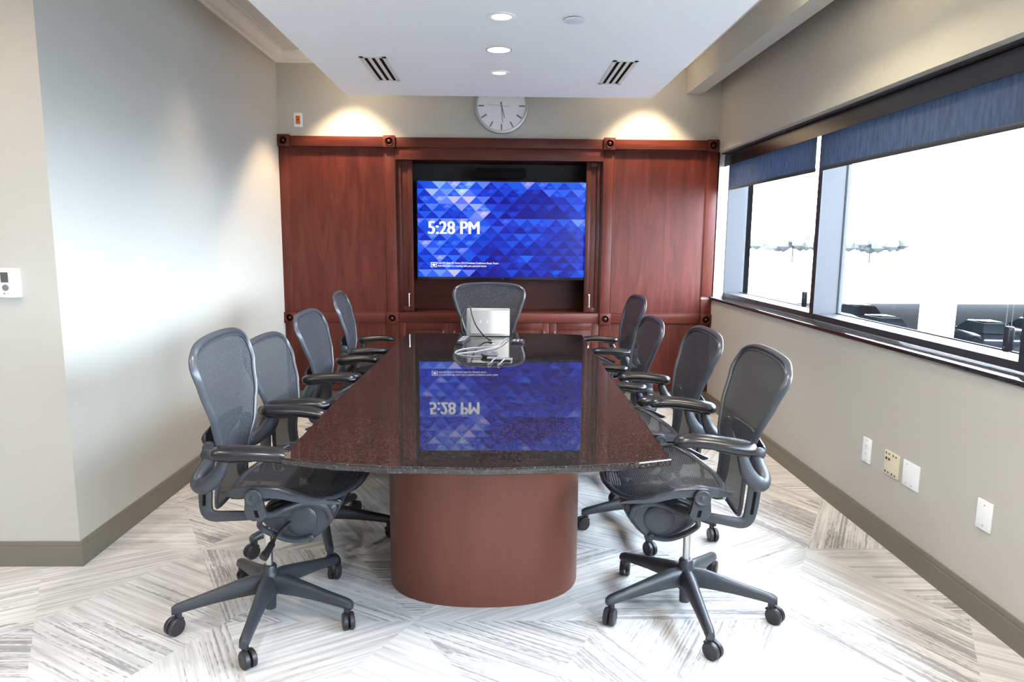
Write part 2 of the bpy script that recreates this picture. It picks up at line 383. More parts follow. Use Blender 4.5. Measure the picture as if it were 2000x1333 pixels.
# dropped soffit, beam, crown
tag(MB().box(-1.173, 1.198, .2, 5.610, 2.55, CZ).build('ceiling_soffit', M['white']), 'white dropped ceiling panel hanging over the table', kind='structure')
tag(MB().box(1.583, 1.712, FY0, YB, 2.672, CZ).build('ceiling_beam', M['paint']), 'narrow greige beam running beside the dropped ceiling', kind='structure')
cp = [(0, 0), (.012, 0), (.02, .012), (.05, .02), (.075, .045), (.09, .062), (.104, .065), (.104, .075), (0, .075)]
cr = MB(); cr.prism([(XL + a, 2.885 + b) for a, b in cp], YC, YB - .0, 'y')
cr.prism([(YB - a, 2.885 + b) for a, b in cp], XL, 1.583, 'x')
cr.prism([(1.583 - a, 2.885 + b) for a, b in cp], FY0, YB, 'y')
tag(cr.build('trim_crown', M['crown']), 'white crown moulding where wall meets ceiling', kind='structure')
# ceiling tile grid lines (thin metal tees)
g = MB()
for y in [YB - .104 - .61 * i for i in range(6)]: g.box(XL + .104, -1.173, y - .007, y + .007, CZ - .004, CZ)
g.box(XL + .104 + .02, XL + .104 + .03, YC, YB, CZ - .004, CZ)
tag(g.build('trim_ceiling_grid', M['crown']), 'thin ceiling tile grid along the left wall', kind='structure')
# baseboards
bp_ = [(0, 0), (.014, 0), (.014, .085), (.010, .092), (.012, .098), (.009, .113), (0, .113)]
def baseboard(name, mb, label): return tag(mb.build(name, M['base']), label, kind='structure')
baseboard('baseboard_right', MB().prism([(XR - a, b) for a, b in bp_], FY0, YB, 'y'), 'dark taupe baseboard under the window wall')
baseboard('baseboard_left', MB().prism([(XL + a, b) for a, b in bp_], YC, YB, 'y'), 'dark taupe baseboard along the left wall')
baseboard('baseboard_return', MB().prism([(YC - a, b) for a, b in bp_], FX0, XL + .014, 'x'), 'dark taupe baseboard under the thermostat wall')

# ------------------------------------------------------------------ windows
XF, XG = 2.0, 2.15; LEDGE = 1.0; WHEAD = 2.2
bays = [(4.376, 6.10), (2.574, 4.32), (.80, 2.518), (-1.0, .744), (-3.4, -1.056)]  # last bay is unseen, added for more side light
for i, (y0, y1) in enumerate(bays):
    b = MB()
    b.box(XF, XG, y0, y1, .965, LEDGE)                       # bottom rail ledge
    b.box(XF, XG, y0, y1, WHEAD - .05, WHEAD)                # head rail
    b.box(XG - .004, XG + .02, y0, y0 + .006, LEDGE, WHEAD); b.box(XG - .004, XG + .02, y1 - .006, y1, LEDGE, WHEAD)
    w = b.build('window_%d' % (i + 1), M['frame_grey']); w['kind'] = 'structure'
    w['label'] = ['first window bay from the far corner', 'second window bay nearer the camera', 'third window bay beside the camera', 'fourth window bay behind the camera', 'unseen last window bay added behind the camera for side light'][i]
    MB().box(XG, XG + .008, y0, y1, LEDGE, WHEAD).build('glass_pane', M['glass'], w)
    gk = MB().box(XG - .006, XG, y0, y1, LEDGE, LEDGE + .006).box(XG - .006, XG, y0, y0 + .006, LEDGE, WHEAD).box(XG - .006, XG, y1 - .006, y1, LEDGE, WHEAD)
    gk.build('gasket', M['frame_dark'], w)
    if i < 4:
        m0 = bays[i + 1][1]; p = MB().box(XF + .001, XG + .02, m0, y0, .965, WHEAD)
        p.build('mullion', M['frame_grey'], w)
        MB().box(XF - .006, XF + .001, m0, y0, .966, WHEAD).build('mullion_cap', M['frame_dark'], w)
struct('trim_1', MB().box(XF, XG + .02, 6.092, 6.104, .966, WHEAD), M['frame_grey'], label='grey jamb of the window band')
tag(MB().box(XR - .012, XF + .01, -3.4, YB + .049, SILL, .9645).build('window_sill', M['sill'], bevel=.002), 'polished dark granite sill under the windows', kind='structure')
struct('trim_2', MB().box(1.93, XF + .02, -3.4, 6.099, 2.188, HEAD), M['frame_grey'], label='pale trim strip above the shade fascia')
struct('trim_3', MB().box(XR + .0005, XF - .002, 6.0985, 6.1, SILL, HEAD), M['plate'], label='white window reveal beside the cabinet')
# shade fascia (two lengths)
for k, (a, b) in enumerate([(4.47, 6.095), (-3.4, 4.468)]):
    f = MB().prism([(1.95, 2.085), (1.953, 2.18), (1.965, 2.188), (1.99, 2.188), (1.99, 2.183), (1.958, 2.176), (1.956, 2.085)], a, b, 'y').build('shade_fascia', M['fascia'])
    tag(f, ['short dark bronze fascia over the far window shade', 'long dark bronze fascia over the nearer window shades'][k], 'fascia')
def shade(y0, y1, chain_y, label):
    t = empty('roller_shade', (1.975, (y0 + y1) / 2, 2.16)); tag(t, label, 'window shade', 'dark roller shades on the window band')
    ly = (y1 - y0) / 2
    MB().box(0, .0012, -ly, ly, 1.905 - 2.16, -.01).build('fabric', M['shade'], t)
    MB().cyl((.0, -ly, -.012), .012, 2 * ly, 'y', 16).build('roller_tube', M['black'], t)
    MB().sweep([(0, -ly, -.267), (0, ly, -.267)], (.004, .0125), 10, up=(0, 0, 1), power=4).build('hem_bar', M['hem'], t)
    cy = chain_y - (y0 + y1) / 2
    for d in (-.012, .018):
        pts = []; rad = []; z = -.03
        while z > 1.12 - 2.16:
            for dz_, r_ in ((0, .0006), (.0012, .0018), (.003, .0018), (.0042, .0006)): pts.append((.004, cy + d, z - dz_)); rad.append(r_)
            z -= .0065
        MB().sweep(pts, rad, 6).build('bead_chain', M['cable_grey'], t)
    h = MB().prism([(-.014 + .028 * q[0], q[1]) for q in ((0, 0.01), (.2, 0), (.8, 0), (1, .01), (1, .09), (.8, .1), (.2, .1), (0, .09))], -.004, .022, 'x')
    hh = h.build('chain_holder', M['frame_dark'], t, loc=(.0, cy + .003, 1.032 - 2.16), bevel=.003)
    MB().lathe([(.005, 0), (.005, .002), (0, .003)], (-.004, 0, .018), '-x', 12).build('screw', M['chrome'], hh)
    return t
shade(4.385, 6.02, 4.43, 'short dark roller shade on the window next to the cabinet')
shade(2.58, 4.315, 2.62, 'wide dark roller shade glowing bluish on the nearer window')

# ------------------------------------------------------------------ outside: parking deck, cars, trees
struct('ground', MB().box(2.6, 160, -60, 160, -4.4, -4.2), M['asphalt'], label='asphalt lot below the windows')
dk = MB().box(-30, 150, 30.0, 30.5, -1.05, .55).box(-30, 150, 30.5, 72, -1.2, -.9)
pd = dk.build('parking_deck', M['concrete'], None); tag(pd, 'white concrete parking deck seen through the windows', 'parking deck')
MB().box(-30, 150, 30.5, 72, -1.25, -1.2).build('underside', M['deck_under'], pd)
for x in (-3.0, 8.3, 19.6, 30.9): MB().box(x - .48, x + .48, 29.8, 30.9, -4.2, -1.05).build('pillar', M['concrete'], pd)
def car(x, y, rz, m, label):
    t = empty('parked_car', (x, y, -4.2), R(rz)); tag(t, label, 'car', 'cars parked under the deck')
    body = [(-2.2, .35), (-2.25, .7), (-2.1, .95), (-1.2, 1.0), (1.1, .98), (2.0, .85), (2.25, .6), (2.25, .35)]
    MB().prism(body, -.88, .88).build('body', m, t, bevel=.08, seg=3)
    cab = MB().rings([[(-1.9, -.8, .98), (1.2, -.8, .98), (1.2, .8, .98), (-1.9, .8, .98)], [(-1.5, -.62, 1.45), (.35, -.62, 1.45), (.35, .62, 1.45), (-1.5, .62, 1.45)]], smooth=False)
    cab.build('cabin_glass', M['carglass'], t, bevel=.05)
    MB().box(-1.4, .3, -.6, .6, 1.45, 1.5).build('roof', m, t, bevel=.02)
    for sx in (-1.35, 1.4):
        for sy in (-.9, .72): MB().cyl((sx, sy, .33), .33, .18, 'y', 20).build('wheel', M['tyre'], t)
    for sy in (-.75, .5): MB().box(2.2, 2.27, sy, sy + .25, .6, .74).build('headlight', M['nickel'], t)
for a in [(18.6, 38.5, 95, M['carblack'], 'black car under the deck, leftmost seen in the nearer window'), (22.0, 39.5, 88, M['cargrey'], 'dark grey car under the deck, just left of the white pillar'),
          (26.4, 37.0, 80, M['carblack'], 'black car under the deck, just right of the white pillar'), (30.2, 38.2, 84, M['cargrey'], 'dark grey car under the deck at the right frame edge'), (24.3, 46.5, 92, M['carblack'], 'black car deeper under the deck behind the dark grey one')]: car(*a)
random.seed(4)
for i, (x, y, h) in enumerate([(30, 155, 8.0), (48, 158, 7.2), (66, 155, 7.8), (84, 156, 7.4)]):
    t = empty('distant_tree', (x, y, -4.2)); tag(t, ['hazy tree beyond the deck, furthest left', 'hazy tree beyond the deck, second from left', 'hazy tree beyond the deck, third from left', 'hazy tree beyond the deck, rightmost'][i], 'tree', 'trees beyond the deck')
    MB().cyl((0, 0, 0), .3, h * .6, 'z', 8, .15).build('trunk', M['leaf'], t)
    bm = bmesh.new()
    for k in range(60):
        a = random.uniform(0, 2 * PI); rr = random.uniform(0, 9.5)
        bmesh.ops.create_icosphere(bm, subdivisions=1, radius=random.uniform(.9, 1.7), matrix=Matrix.Translation((rr * math.cos(a), rr * math.sin(a) * .6, h * .72 + random.uniform(-1.3, 1.0) * (1 - rr / 14))))
    me = bpy.data.meshes.new('crown'); bm.to_mesh(me); bm.free(); me.materials.append(M['leaf']); o = bpy.data.objects.new('crown', me); COL.objects.link(o); o.parent = t

# ------------------------------------------------------------------ cabinetry (built-in, one unit)
YF = 6.03        # face of stiles
cab = empty('wall_cabinet', (0, 6.03, 0)); tag(cab, 'built-in cherry wall cabinet with panelled sides around the television niche', 'cabinet')
def cb(name, x0, x1, z0, z1, y0, m, y1=6.05, bevel=.002, parent=None):
    o = MB().box(x0, x1, y0 - 6.03, y1 - 6.03, z0, z1).build(name, m, parent or cab, bevel=bevel); return o
ZT, ZTB, ZM1, ZM0 = 2.297, 2.212, .811, .73
# recess carcass goes back into the wall: niche
# stiles
cb('stile', XL, -1.77, .118, ZTB, YF, M['wood']); cb('stile', -.955, -.87, .118, ZTB, YF, M['wood'])
cb('stile', .896, .985, .118, ZTB, YF, M['wood'])
o = MB().box(1.785, XR, 0, .019, .118, .9435).box(1.785, 1.887, 0, .0199, .9655, 2.1999).box(XR, 1.8898, .0, .069, .9655, 2.1999).build('stile', M['wood'], cab, bevel=.001)
cb('stile', 1.785, XR - .001, 2.2, ZTB, YF, M['wood'])
# top rails
cb('top_rail', XL + .096, -.962, ZTB, ZT - .002, 6.005, M['wood_h']); cb('top_rail', -.865, .891, ZTB, ZT - .004, 6.012, M['wood_h']); cb('top_rail', .993, 1.772, ZTB, ZT - .004, 6.005, M['wood_h'])
cb('header_rail', -.869, .895, 2.112, ZTB, 6.024, M['wood_h'])
# mid rails
for a, b in ((-1.77, -.957), (-.869, .895), (.987, 1.785)): cb('mid_rail', a, b, ZM0, ZM1, 6.022, M['wood_h'])
for a, b in ((-1.77, -.957), (.987, 1.785)): cb('bottom_rail', a, b, .118, .177, 6.022, M['wood_h'])
cb('toe_kick', XL + .001, XR - .001, 0.0, .118, 6.035, M['base'])
# panels
cb('side_panel', -1.772, -.953, ZM1 - .003, ZTB + .003, 6.041, M['wood'], bevel=0); cb('side_panel', .983, 1.787, ZM1 - .003, ZTB + .003, 6.041, M['wood'], bevel=0)
cb('lower_panel', -1.772, -.953, .175, ZM0 + .003, 6.041, M['wood'], bevel=0); cb('lower_panel', .983, 1.787, .175, ZM0 + .003, 6.041, M['wood'], bevel=0)
# bead around panels
def bead(x0, x1, z0, z1, y=6.036, w=.008, name='panel_bead'):
    b = MB()
    b.box(x0, x1, y - 6.03, .012, z0, z0 + w).box(x0, x1, y - 6.03, .012, z1 - w, z1).box(x0, x0 + w, y - 6.03, .012, z0 + w, z1 - w).box(x1 - w, x1, y - 6.03, .012, z0 + w, z1 - w)
    b.build(name, M['wood'], cab, bevel=.002)
for a, b in ((-1.77, -.957), (.987, 1.785)): bead(a, b, ZM1, ZTB); bead(a, b, .177, ZM0)
# rosette blocks
def rosette(xc, zc, s=.1, y=5.998):
    o = MB().box(xc - s / 2, xc + s / 2, y - 6.03, .012, zc - s / 2, zc + s / 2).build('rosette_block', M['wood'], cab, bevel=.0025)
    rr = MB().lathe([(.036, 0), (.036, .003), (.032, .006), (.028, .003), (.024, -.004), (.018, -.003), (.014, .004), (.008, .008), (0, .009)], (xc, y - 6.03, zc), '-y', 28)
    rr.build('rosette', M['wood_d'], o)
for xc in (-1.794, -.913, .942): rosette(xc, 2.257, .098)
rosette(1.822, 2.252, .095)
for xc in (-.912, .941): rosette(xc, .767, .098)
for xc in (-1.796, 1.828): rosette(xc, .767, .094)
# niche: cut in wall is behind, so build a box niche standing into the wall opening
NB = 6.37
MBn = MB(); MBn.box(-.87, .896, .012, NB - 6.03, .79, .818)          # floor
MBn.box(-.87, .896, .012, NB - 6.03, 2.114, 2.13)
MBn.box(-.875, -.86, .012, NB - 6.03, .818, 2.114).box(.886, .901, .012, NB - 6.03, .818, 2.114)
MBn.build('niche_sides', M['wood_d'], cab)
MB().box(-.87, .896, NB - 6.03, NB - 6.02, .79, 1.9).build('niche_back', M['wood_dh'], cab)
MB().box(-.87, .896, NB - 6.035, NB - 6.02, 1.9, 2.13).build('niche_shade_panel', M['niche'], cab)  # black panel paints in the header's shade above the television
# pocket doors beside the television
def shaker(name, x0, x1, z0, z1, yf, rail, m=None, handle=None):
    d = MB().box(x0, x1, yf - 6.03 + .010, yf - 6.03 + .018, z0, z1)
    d.box(x0, x0 + rail, yf - 6.03, yf - 6.03 + .018, z0, z1).box(x1 - rail, x1, yf - 6.03, yf - 6.03 + .018, z0, z1)
    d.box(x0 + rail, x1 - rail, yf - 6.03, yf - 6.03 + .018, z0, z0 + rail).box(x0 + rail, x1 - rail, yf - 6.03, yf - 6.03 + .018, z1 - rail, z1)
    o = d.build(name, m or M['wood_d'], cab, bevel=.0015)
    if handle:
        hx, hz0, hz1 = handle; h = MB(); y = yf - 6.03
        h.sweep([(hx, y - .030, hz0), (hx, y - .030, hz1)], (.0055, .0055), 10, up=(0, 1, 0))
        for z in (hz0 + .006, hz1 - .006):
            h.sweep([(hx, y, z), (hx, y - .010, z), (hx, y - .034, z)], [(.009, .007), (.006, .005), (.0065, .008)], 10, up=(1, 0, 0))
        h.build('handle', M['nickel'], o)
    return o
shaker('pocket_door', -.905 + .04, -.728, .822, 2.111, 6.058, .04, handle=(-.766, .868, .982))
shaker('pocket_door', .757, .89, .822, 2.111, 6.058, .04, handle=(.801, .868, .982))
# lower doors under the niche
dx = [-.862, -.422, .018, .457, .893]
for i in range(4):
    x0, x1 = dx[i] + .002, dx[i + 1] - .002
    hx = x1 - .045 if i % 2 == 0 else x0 + .045
    shaker('lower_door', x0, x1, .13, ZM0 - .003, 6.032, .06, M['wood'], handle=(hx, .53, .655))
MB().box(-.868, .894, .0195, .03, .12, ZM0).build('carcass', M['niche'], cab)
# bottom edge under doors
cb('bottom_rail', -.868, .894, .118, .129, 6.022, M['wood_h'])

# the real wall has the niche opening: rebuild wall_back around it
wb = bpy.data.objects['wall_back']; bpy.data.objects.remove(wb)
w = MB(); yb0, yb1 = YB, YB + .6
w.box(XL - .15, -.875, yb0, yb1, 0, 3.1).box(.901, 1.8772, yb0, yb1, 0, 3.1).box(-.875, .901, yb0, yb1, 2.13, 3.1).box(-.875, .901, yb0, yb1, 0, .79)
w.box(-.875, .901, NB + .012, yb1, .79, 2.13).box(1.8772, 2.22, 6.101, yb1, 0, 3.1).box(1.8772, 2.22, 6.101, 6.11, 0, 3.1)
struct('wall_back', w, M['paint'], label='greige painted wall above the cherry cabinetry')

# ------------------------------------------------------------------ television
TX0, TX1, TZ0, TZ1, TY = -.693, .762, 1.123, 1.941, 6.10
tv = empty('television', ((TX0 + TX1) / 2, TY, (TZ0 + TZ1) / 2)); tag(tv, 'large black-framed television showing blue triangles and the time 5:28 PM', 'television')
tw, th = (TX1 - TX0) / 2, (TZ1 - TZ0) / 2
bz = .008
b = MB().box(-tw - bz, tw + bz, .004, .035, -th - .022, th + bz + .004).box(-tw + .15, tw - .15, .035, .07, -th + .1, th - .1)
b.build('housing', M['tvblack'], tv, bevel=.003)
b = MB().box(-tw - bz, -tw, -.002, .004, -th - .022, th + bz).box(tw, tw + bz, -.002, .004, -th - .022, th + bz).box(-tw, tw, -.002, .004, th, th + bz).box(-tw, tw, -.002, .004, -th - .022, -th)
b.build('bezel', M['tvblack'], tv)
# screen picture: rows of triangles
LV = ["366653454445", "476742221445", "357752111134", "354673211124", "343473100013", "556653444346", "356543222223", "345542234212", "654432322212", "454521211112", "354321142113", "345211212113", "567510211214"]
def blue(v, hue):
    v = max(0, min(9, v)) / 9
    st = [(0, (.000, .000, .26)), (.18, (.0, .010, .42)), (.38, (.0, .045, .70)), (.55, (.01, .12, .92)), (.72, (.14, .27, .98)), (1, (.62, .70, 1.0))]
    for (a, c), (d, e) in zip(st, st[1:]):
        if v <= d:
            t = (v - a) / (d - a); q = [c[i] + (e[i] - c[i]) * t for i in range(3)]; break
    return (q[0] * (1 + hue * .8) + max(0, hue) * .02, q[1] * (1 - hue * .35), q[2], 1)
random.seed(11)
me = bpy.data.meshes.new('screen'); vs = []; fs = []; cols = []
rows = 13; rh = 2 * th / rows; bw = 2 * tw / 11.5 / 2 * 1.0
def clip(x): return max(-tw, min(tw, x))
def emit_tri(p, c):
    # clip polygon to the screen width by clamping x along the edges
    poly = p
    for s_, lim in ((1, tw), (-1, -tw)):
        q = []
        for i in range(len(poly)):
            a, b2 = poly[i], poly[(i + 1) % len(poly)]
            ia, ib = s_ * a[0] <= s_ * lim, s_ * b2[0] <= s_ * lim
            if ia: q.append(a)
            if ia != ib:
                t = (lim - a[0]) / (b2[0] - a[0]); q.append((lim, a[1] + (b2[1] - a[1]) * t))
        poly = q
        if len(poly) < 3: return
    n = len(vs); vs.extend((x, 0, z) for x, z in poly); fs.append(tuple(range(n, n + len(poly)))); cols.append(c)
for r_ in range(rows):
    zt = th - r_ * rh; zb = zt - rh
    k = -1
    while -tw + k * bw < tw + bw:
        xc = -tw + k * bw          # apex position of triangle k
        col = max(0, min(11, int((xc + bw * .5 + tw) / (2 * tw) * 11.5)))
        base = int(LV[r_][col]); hue = random.uniform(-.2, .35)
        up = (k + r_) % 2 == 0
        v = base + (-1.1 if up else .9) + random.uniform(-.6, .6)
        p = [(xc - bw, zb), (xc + bw, zb), (xc, zt)] if up else [(xc - bw, zt), (xc, zb), (xc + bw, zt)]
        if random.random() < .28:   # subdivide into halves
            mid = (xc, zb) if up else (xc, zt)
            ap = (xc, zt) if up else (xc, zb)
            e0, e1 = (xc - bw, mid[1]), (xc + bw, mid[1])
            h0 = ((e0[0] + ap[0]) / 2, (e0[1] + ap[1]) / 2); h1 = ((e1[0] + ap[0]) / 2, (e1[1] + ap[1]) / 2)
            for tri, dv in (((e0, mid, h0), -.3), ((mid, e1, h1), .4), ((h0, mid, h1), .9), ((h0, h1, ap), 0)): emit_tri(list(tri), blue(v + dv * 1.1, hue))
        else: emit_tri(p, blue(v, hue))
        k += 1
me.from_pydata(vs, [], fs); ca = me.color_attributes.new('Col', 'FLOAT_COLOR', 'CORNER')
for p, c in zip(me.polygons, cols):
    for li in p.loop_indices: ca.data[li].color = c
sm = mat('screen_blue', (0, 0, 0), .25, spec=.3); at = N(sm, 'ShaderNodeVertexColor', layer_name='Col')
L(sm, at.outputs['Color'], bsdf(sm).inputs['Emission Color']); bsdf(sm).inputs['Emission Strength'].default_value = .74
me.materials.append(sm); so = bpy.data.objects.new('screen', me); COL.objects.link(so); so.parent = tv
for p in me.polygons:
    if p.normal.y > 0: p.flip()
def text(s, name, parent, loc, height, m, width=None, bold=0.0, rot=(PI / 2, 0, 0), depth=.0004):
    c = bpy.data.curves.new(name, 'FONT'); c.body = s; c.size = 1; c.extrude = 0
    o = bpy.data.objects.new(name, c); COL.objects.link(o); bpy.context.view_layer.update()
    dg = bpy.context.evaluated_depsgraph_get(); me = bpy.data.meshes.new_from_object(o.evaluated_get(dg)); bpy.data.objects.remove(o)
    xs = [v.co.x for v in me.vertices]; ys = [v.co.y for v in me.vertices]
    sy = height / .69; sx = sy if width is None else width / (max(xs) - min(xs)); x0 = min(xs)
    for v in me.vertices: v.co.x = (v.co.x - x0) * sx; v.co.y *= sy
    if bold:
        bm = bmesh.new(); base = me.copy()
        for q in (-1, -.5, 0, .5, 1):
            for v in base.vertices: v.co = me.vertices[v.index].co + Vector((q * bold * height, 0, 0))
            bm.from_mesh(base)
        bm.to_mesh(me); bm.free()
    me.materials.clear(); me.materials.append(m)
    o = bpy.data.objects.new(name, me); COL.objects.link(o); o.parent = parent; o.location = loc; o.rotation_euler = rot
    return o
# positions from the photo: X,Z on the screen plane
def sp(X, Z): return (X - (TX0 + TX1) / 2, -.0015, Z - (TZ0 + TZ1) / 2)
text('5:28 PM', 'time_text', tv, sp(-.601, 1.495), .108, M['text'], .44, bold=.045)
text('Conf 221 Suite 201 Room 3313 Presidents Conference Room Teams', 'room_text', tv, sp(-.522, 1.2365), .0155, M['text'], .53, bold=.03)
text('Add this room to a meeting with your personal device', 'hint_text', tv, sp(-.522, 1.2115), .0155, M['text'], .425, bold=.03)
ic = MB(); x0, y_, z0 = sp(-.582, 1.207); wI, hI = .052, .042
for a in ((x0, x0 + .005, z0, z0 + hI), (x0 + wI - .005, x0 + wI, z0, z0 + hI), (x0, x0 + wI, z0 + hI - .005, z0 + hI), (x0, x0 + .016, z0, z0 + .005), (x0 + wI - .016, x0 + wI, z0, z0 + .005)):
    ic.add([(a[0], y_, a[2]), (a[1], y_, a[2]), (a[1], y_, a[3]), (a[0], y_, a[3])], [(0, 1, 2, 3)])
cx = x0 + wI / 2
ic.add([(cx, y_, z0 + .001), (cx + .017, y_, z0 + .024), (cx + .008, y_, z0 + .031), (cx - .008, y_, z0 + .031), (cx - .017, y_, z0 + .024)], [(0, 1, 2, 3, 4)])
ic.build('cast_icon', M['text'], tv)
text('LG', 'maker_mark', tv, (.005, -.0027, -th - .017), .009, M['plate'], bold=.01)
# camera bar above the television
cbp = rbox(.44, .085, 0, .035); bar = MB().prism([(x, z) for x, z in cbp], -.045, .045, 'y')
bo = bar.build('camera_bar', M['slot'], None, bevel=.006, loc=(.022, 6.13, 2.012)); tag(bo, 'black rounded camera bar above the television in the niche', 'camera bar')

# ------------------------------------------------------------------ clock
ck = empty('wall_clock', (.028, YB, 2.556)); tag(ck, 'round silver-rimmed wall clock half hidden behind the dropped ceiling', 'clock')
MB().lathe([(.222, 0), (.226, .012), (.226, .035), (.222, .042), (.206, .044), (.203, .040), (.203, .030), (.19, .028), (0.001, .028)], (0, 0, 0), '-y', 64).build('rim', M['silver'], ck)
MB().cyl((0, -.0300, 0), .204, .0015, 'y', 64).build('face', M['clockface'], ck)
for i in range(12):
    a = PI / 6 * i; d = Vector((math.sin(a), 0, math.cos(a))); p = Vector((math.cos(a), 0, -math.sin(a)))
    q = [d * .146 + p * .006, d * .195 + p * .006, d * .195 - p * .006, d * .146 - p * .006]
    MB().rings([[v + Vector((0, -.0302, 0)) for v in q], [v + Vector((0, -.0325, 0)) for v in q]], smooth=False).build('hour_mark', M['clockmark'], ck)
def hand(name, ang, l0, l1, w, y):
    a = R(ang); d = Vector((math.sin(a), 0, math.cos(a))); p = Vector((math.cos(a), 0, -math.sin(a)))
    q = [-d * l0 + p * w, d * l1 + p * w * .7, d * l1 - p * w * .7, -d * l0 - p * w]
    MB().rings([[v + Vector((0, y, 0)) for v in q], [v + Vector((0, y - .0012, 0)) for v in q]], smooth=False).build(name, M['clockmark'], ck)
hand('hour_hand', 165, .03, .10, .0045, -.033); hand('minute_hand', 176, .03, .135, .0035, -.0345); hand('second_hand', 275, .065, .13, .0012, -.036)

# ------------------------------------------------------------------ wall devices
def plate_r(name, y0, y1, z0, z1, label, cat, m='plate', parts=None, group=None):
    """plate on the right wall"""
    t = empty(name, (XR, (y0 + y1) / 2, (z0 + z1) / 2)); tag(t, label, cat, group)
    w_, h_ = abs(y1 - y0), z1 - z0
    MB().prism([(-w_ / 2, -h_ / 2), (w_ / 2, -h_ / 2), (w_ / 2, h_ / 2), (-w_ / 2, h_ / 2)], -.007, 0, 'x').build('plate', M[m], t, bevel=.002)
    return t
def screw(t, y, z): MB().lathe([(.0035, 0), (.003, .0012), (0, .0012)], (-.007, y, z), '-x', 10).build('screw', M['button'], t)
t = plate_r('wall_outlet', 3.315, 3.392, .345, .472, 'white duplex outlet plate, furthest from the camera on the right wall', 'outlet')
MB().prism(rbox(.034, .068, 0, .006), -.009, -.006, 'x').build('receptacle', M['plate'], t)
sl = MB()
for z in (-.019, .019):
    for y in (-.006, .006): sl.box(-.0095, -.0088, y - .001, y + .001, z - .001, z + .007)
    sl.box(-.0095, -.0088, -.002, .002, z - .010, z - .006)
sl.build('slots', M['grey_mark'], t); screw(t, 0, .052); screw(t, 0, -.052)
t = plate_r('data_plate', 3.070, 3.190, .349, .466, 'almond data jack plate with small ports beside the white blank plate', 'data plate', 'almond')
for z in (.045, -.045):
    for y in (.045, -.012): MB().box(-.0085, -.0065, y - .0035, y + .0035, z - .005, z + .005).build('port', M['dark_port'], t)
for z in (.045, -.045):
    for y in (.020, -.036): MB().box(-.0082, -.0065, y - .006, y + .006, z - .004, z + .004).build('port', M['grey_mark'], t)
for y in (.042, .018): MB().prism(rbox(.013, .012, 0, .003), -.0085, -.0065, 'x').build('jack', M['dark_port'], t, loc=(0, y, .020))
t = plate_r('blank_plate', 2.914, 3.036, .348, .466, 'square white two-gang blank plate beside the almond data plate', 'wall plate')
screw(t, .03, .045); screw(t, .03, -.045); screw(t, -.012, -.045)
t = plate_r('blank_plate', 2.458, 2.539, .357, .473, 'narrow white blank plate nearest the camera on the right wall', 'wall plate')
screw(t, 0, .04); screw(t, 0, -.04)
# orange call button on back wall
t = empty('call_button', (-1.675, YB, 2.428)); tag(t, 'small white wall plate with an orange button near the far left corner', 'button')
MB().box(-.037, .037, -.006, 0, -.058, .058).build('plate', M['plate'], t, bevel=.002)
pb = MB().box(-.018, .018, -.011, -.005, -.033, .034).build('button', M['orange'], t, bevel=.003)
MB().cyl((0, -.0118, .001), .007, .002, 'y', 16).build('indicator', M['orange_dark'], pb)
# thermostat on the return wall
t = empty('thermostat', (-2.036, YC, 1.256)); tag(t, 'white wall thermostat with a small grey display and round keypad', 'thermostat')
pr = [(-.044, 0), (-.044, -.016), (-.036, -.024), (0, -.028), (.03, -.026), (.038, -.020), (.044, -.012), (.044, 0)]
rings_ = []
for z, s_ in ((-.060, .97), (-.057, .985), (.0, 1.0), (.057, .985), (.060, .97)):
    rings_.append([(x * s_, y * (1 if abs(z) < .058 else .9), z + (-.003 if z < 0 else .003) * (1 - (x / .044) ** 2)) for x, y in pr])
MB().rings(rings_, smooth=False).build('case', M['plate'], t, bevel=.002)
MB().box(-.021, .009, -.0295, -.024, .002, .044).build('display', M['lcd'], t)
MB().lathe([(.0135, 0), (.0135, .002), (.009, .003), (0, .0025)], (-.005, -.0268, -.020), '-y', 24).build('keypad', M['grey_mark'], t)
MB().lathe([(.0035, 0), (.0035, .0006), (0, .0006)], (-.013, -.027, -.044), '-y', 14).build('logo', M['grey_mark'], t)
text('TRANE', 'maker_mark', t, (-.006, -.0292, -.046), .0035, M['grey_mark'], bold=.02)

# ------------------------------------------------------------------ soffit fittings
def downlight(x, y, z, ro, ri, m, label, parentname='recessed_downlight', group='downlights in the dropped ceiling'):
    t = empty(parentname, (x, y, z)); tag(t, label, 'ceiling light', group)
    MB().lathe([(ro, 0), (ro, .003), (ro - .004, .0055), (ri + .004, .0055), (ri, .003), (ri, 0)], (0, 0, 0), '-z', 48).build('trim_ring', M['trimring'] if m != 'downlight_soft' else M['white'], t)
    MB().lathe([(ri, .0008), (ri, .0022), (ri * .6, .0016), (0, .0012)], (0, 0, 0), '-z', 40).build('lens', M[m], t)
downlight(.015, 3.65, 2.55, .073, .050, 'downlight_soft', 'round white downlight nearest the camera in the dropped ceiling')
downlight(.002, 4.261, 2.55, .078, .066, 'downlight', 'brightest downlight with grey ring, middle of the three in the dropped ceiling')
downlight(.007, 4.827, 2.55, .066, .046, 'downlight_soft', 'small downlight nearest the back wall in the dropped ceiling')
for x, y, lb in ((-1.21, 5.69, 'warm downlight above the left cabinet panel'), (1.245, 5.69, 'warm downlight above the right cabinet panel'), (-1.46, 4.25, 'warm downlight in the gap beside the left wall'), (1.39, 3.2, 'warm downlight in the gap beside the beam')):
    downlight(x, y, CZ, .06, .045, 'lamp_warm', lb, group='warm downlights in the upper ceiling')
t = empty('smoke_detector', (.378, 3.665, 2.55)); tag(t, 'small white round detector on the dropped ceiling', 'detector')
MB().lathe([(.036, 0), (.036, .006), (.030, .008)], (0, 0, 0), '-z', 32).build('base', M['silver'], t)
MB().lathe([(.050, .008), (.052, .010), (.050, .014), (0, .017)], (0, 0, 0), '-z', 40).build('cover', M['plate'], t)
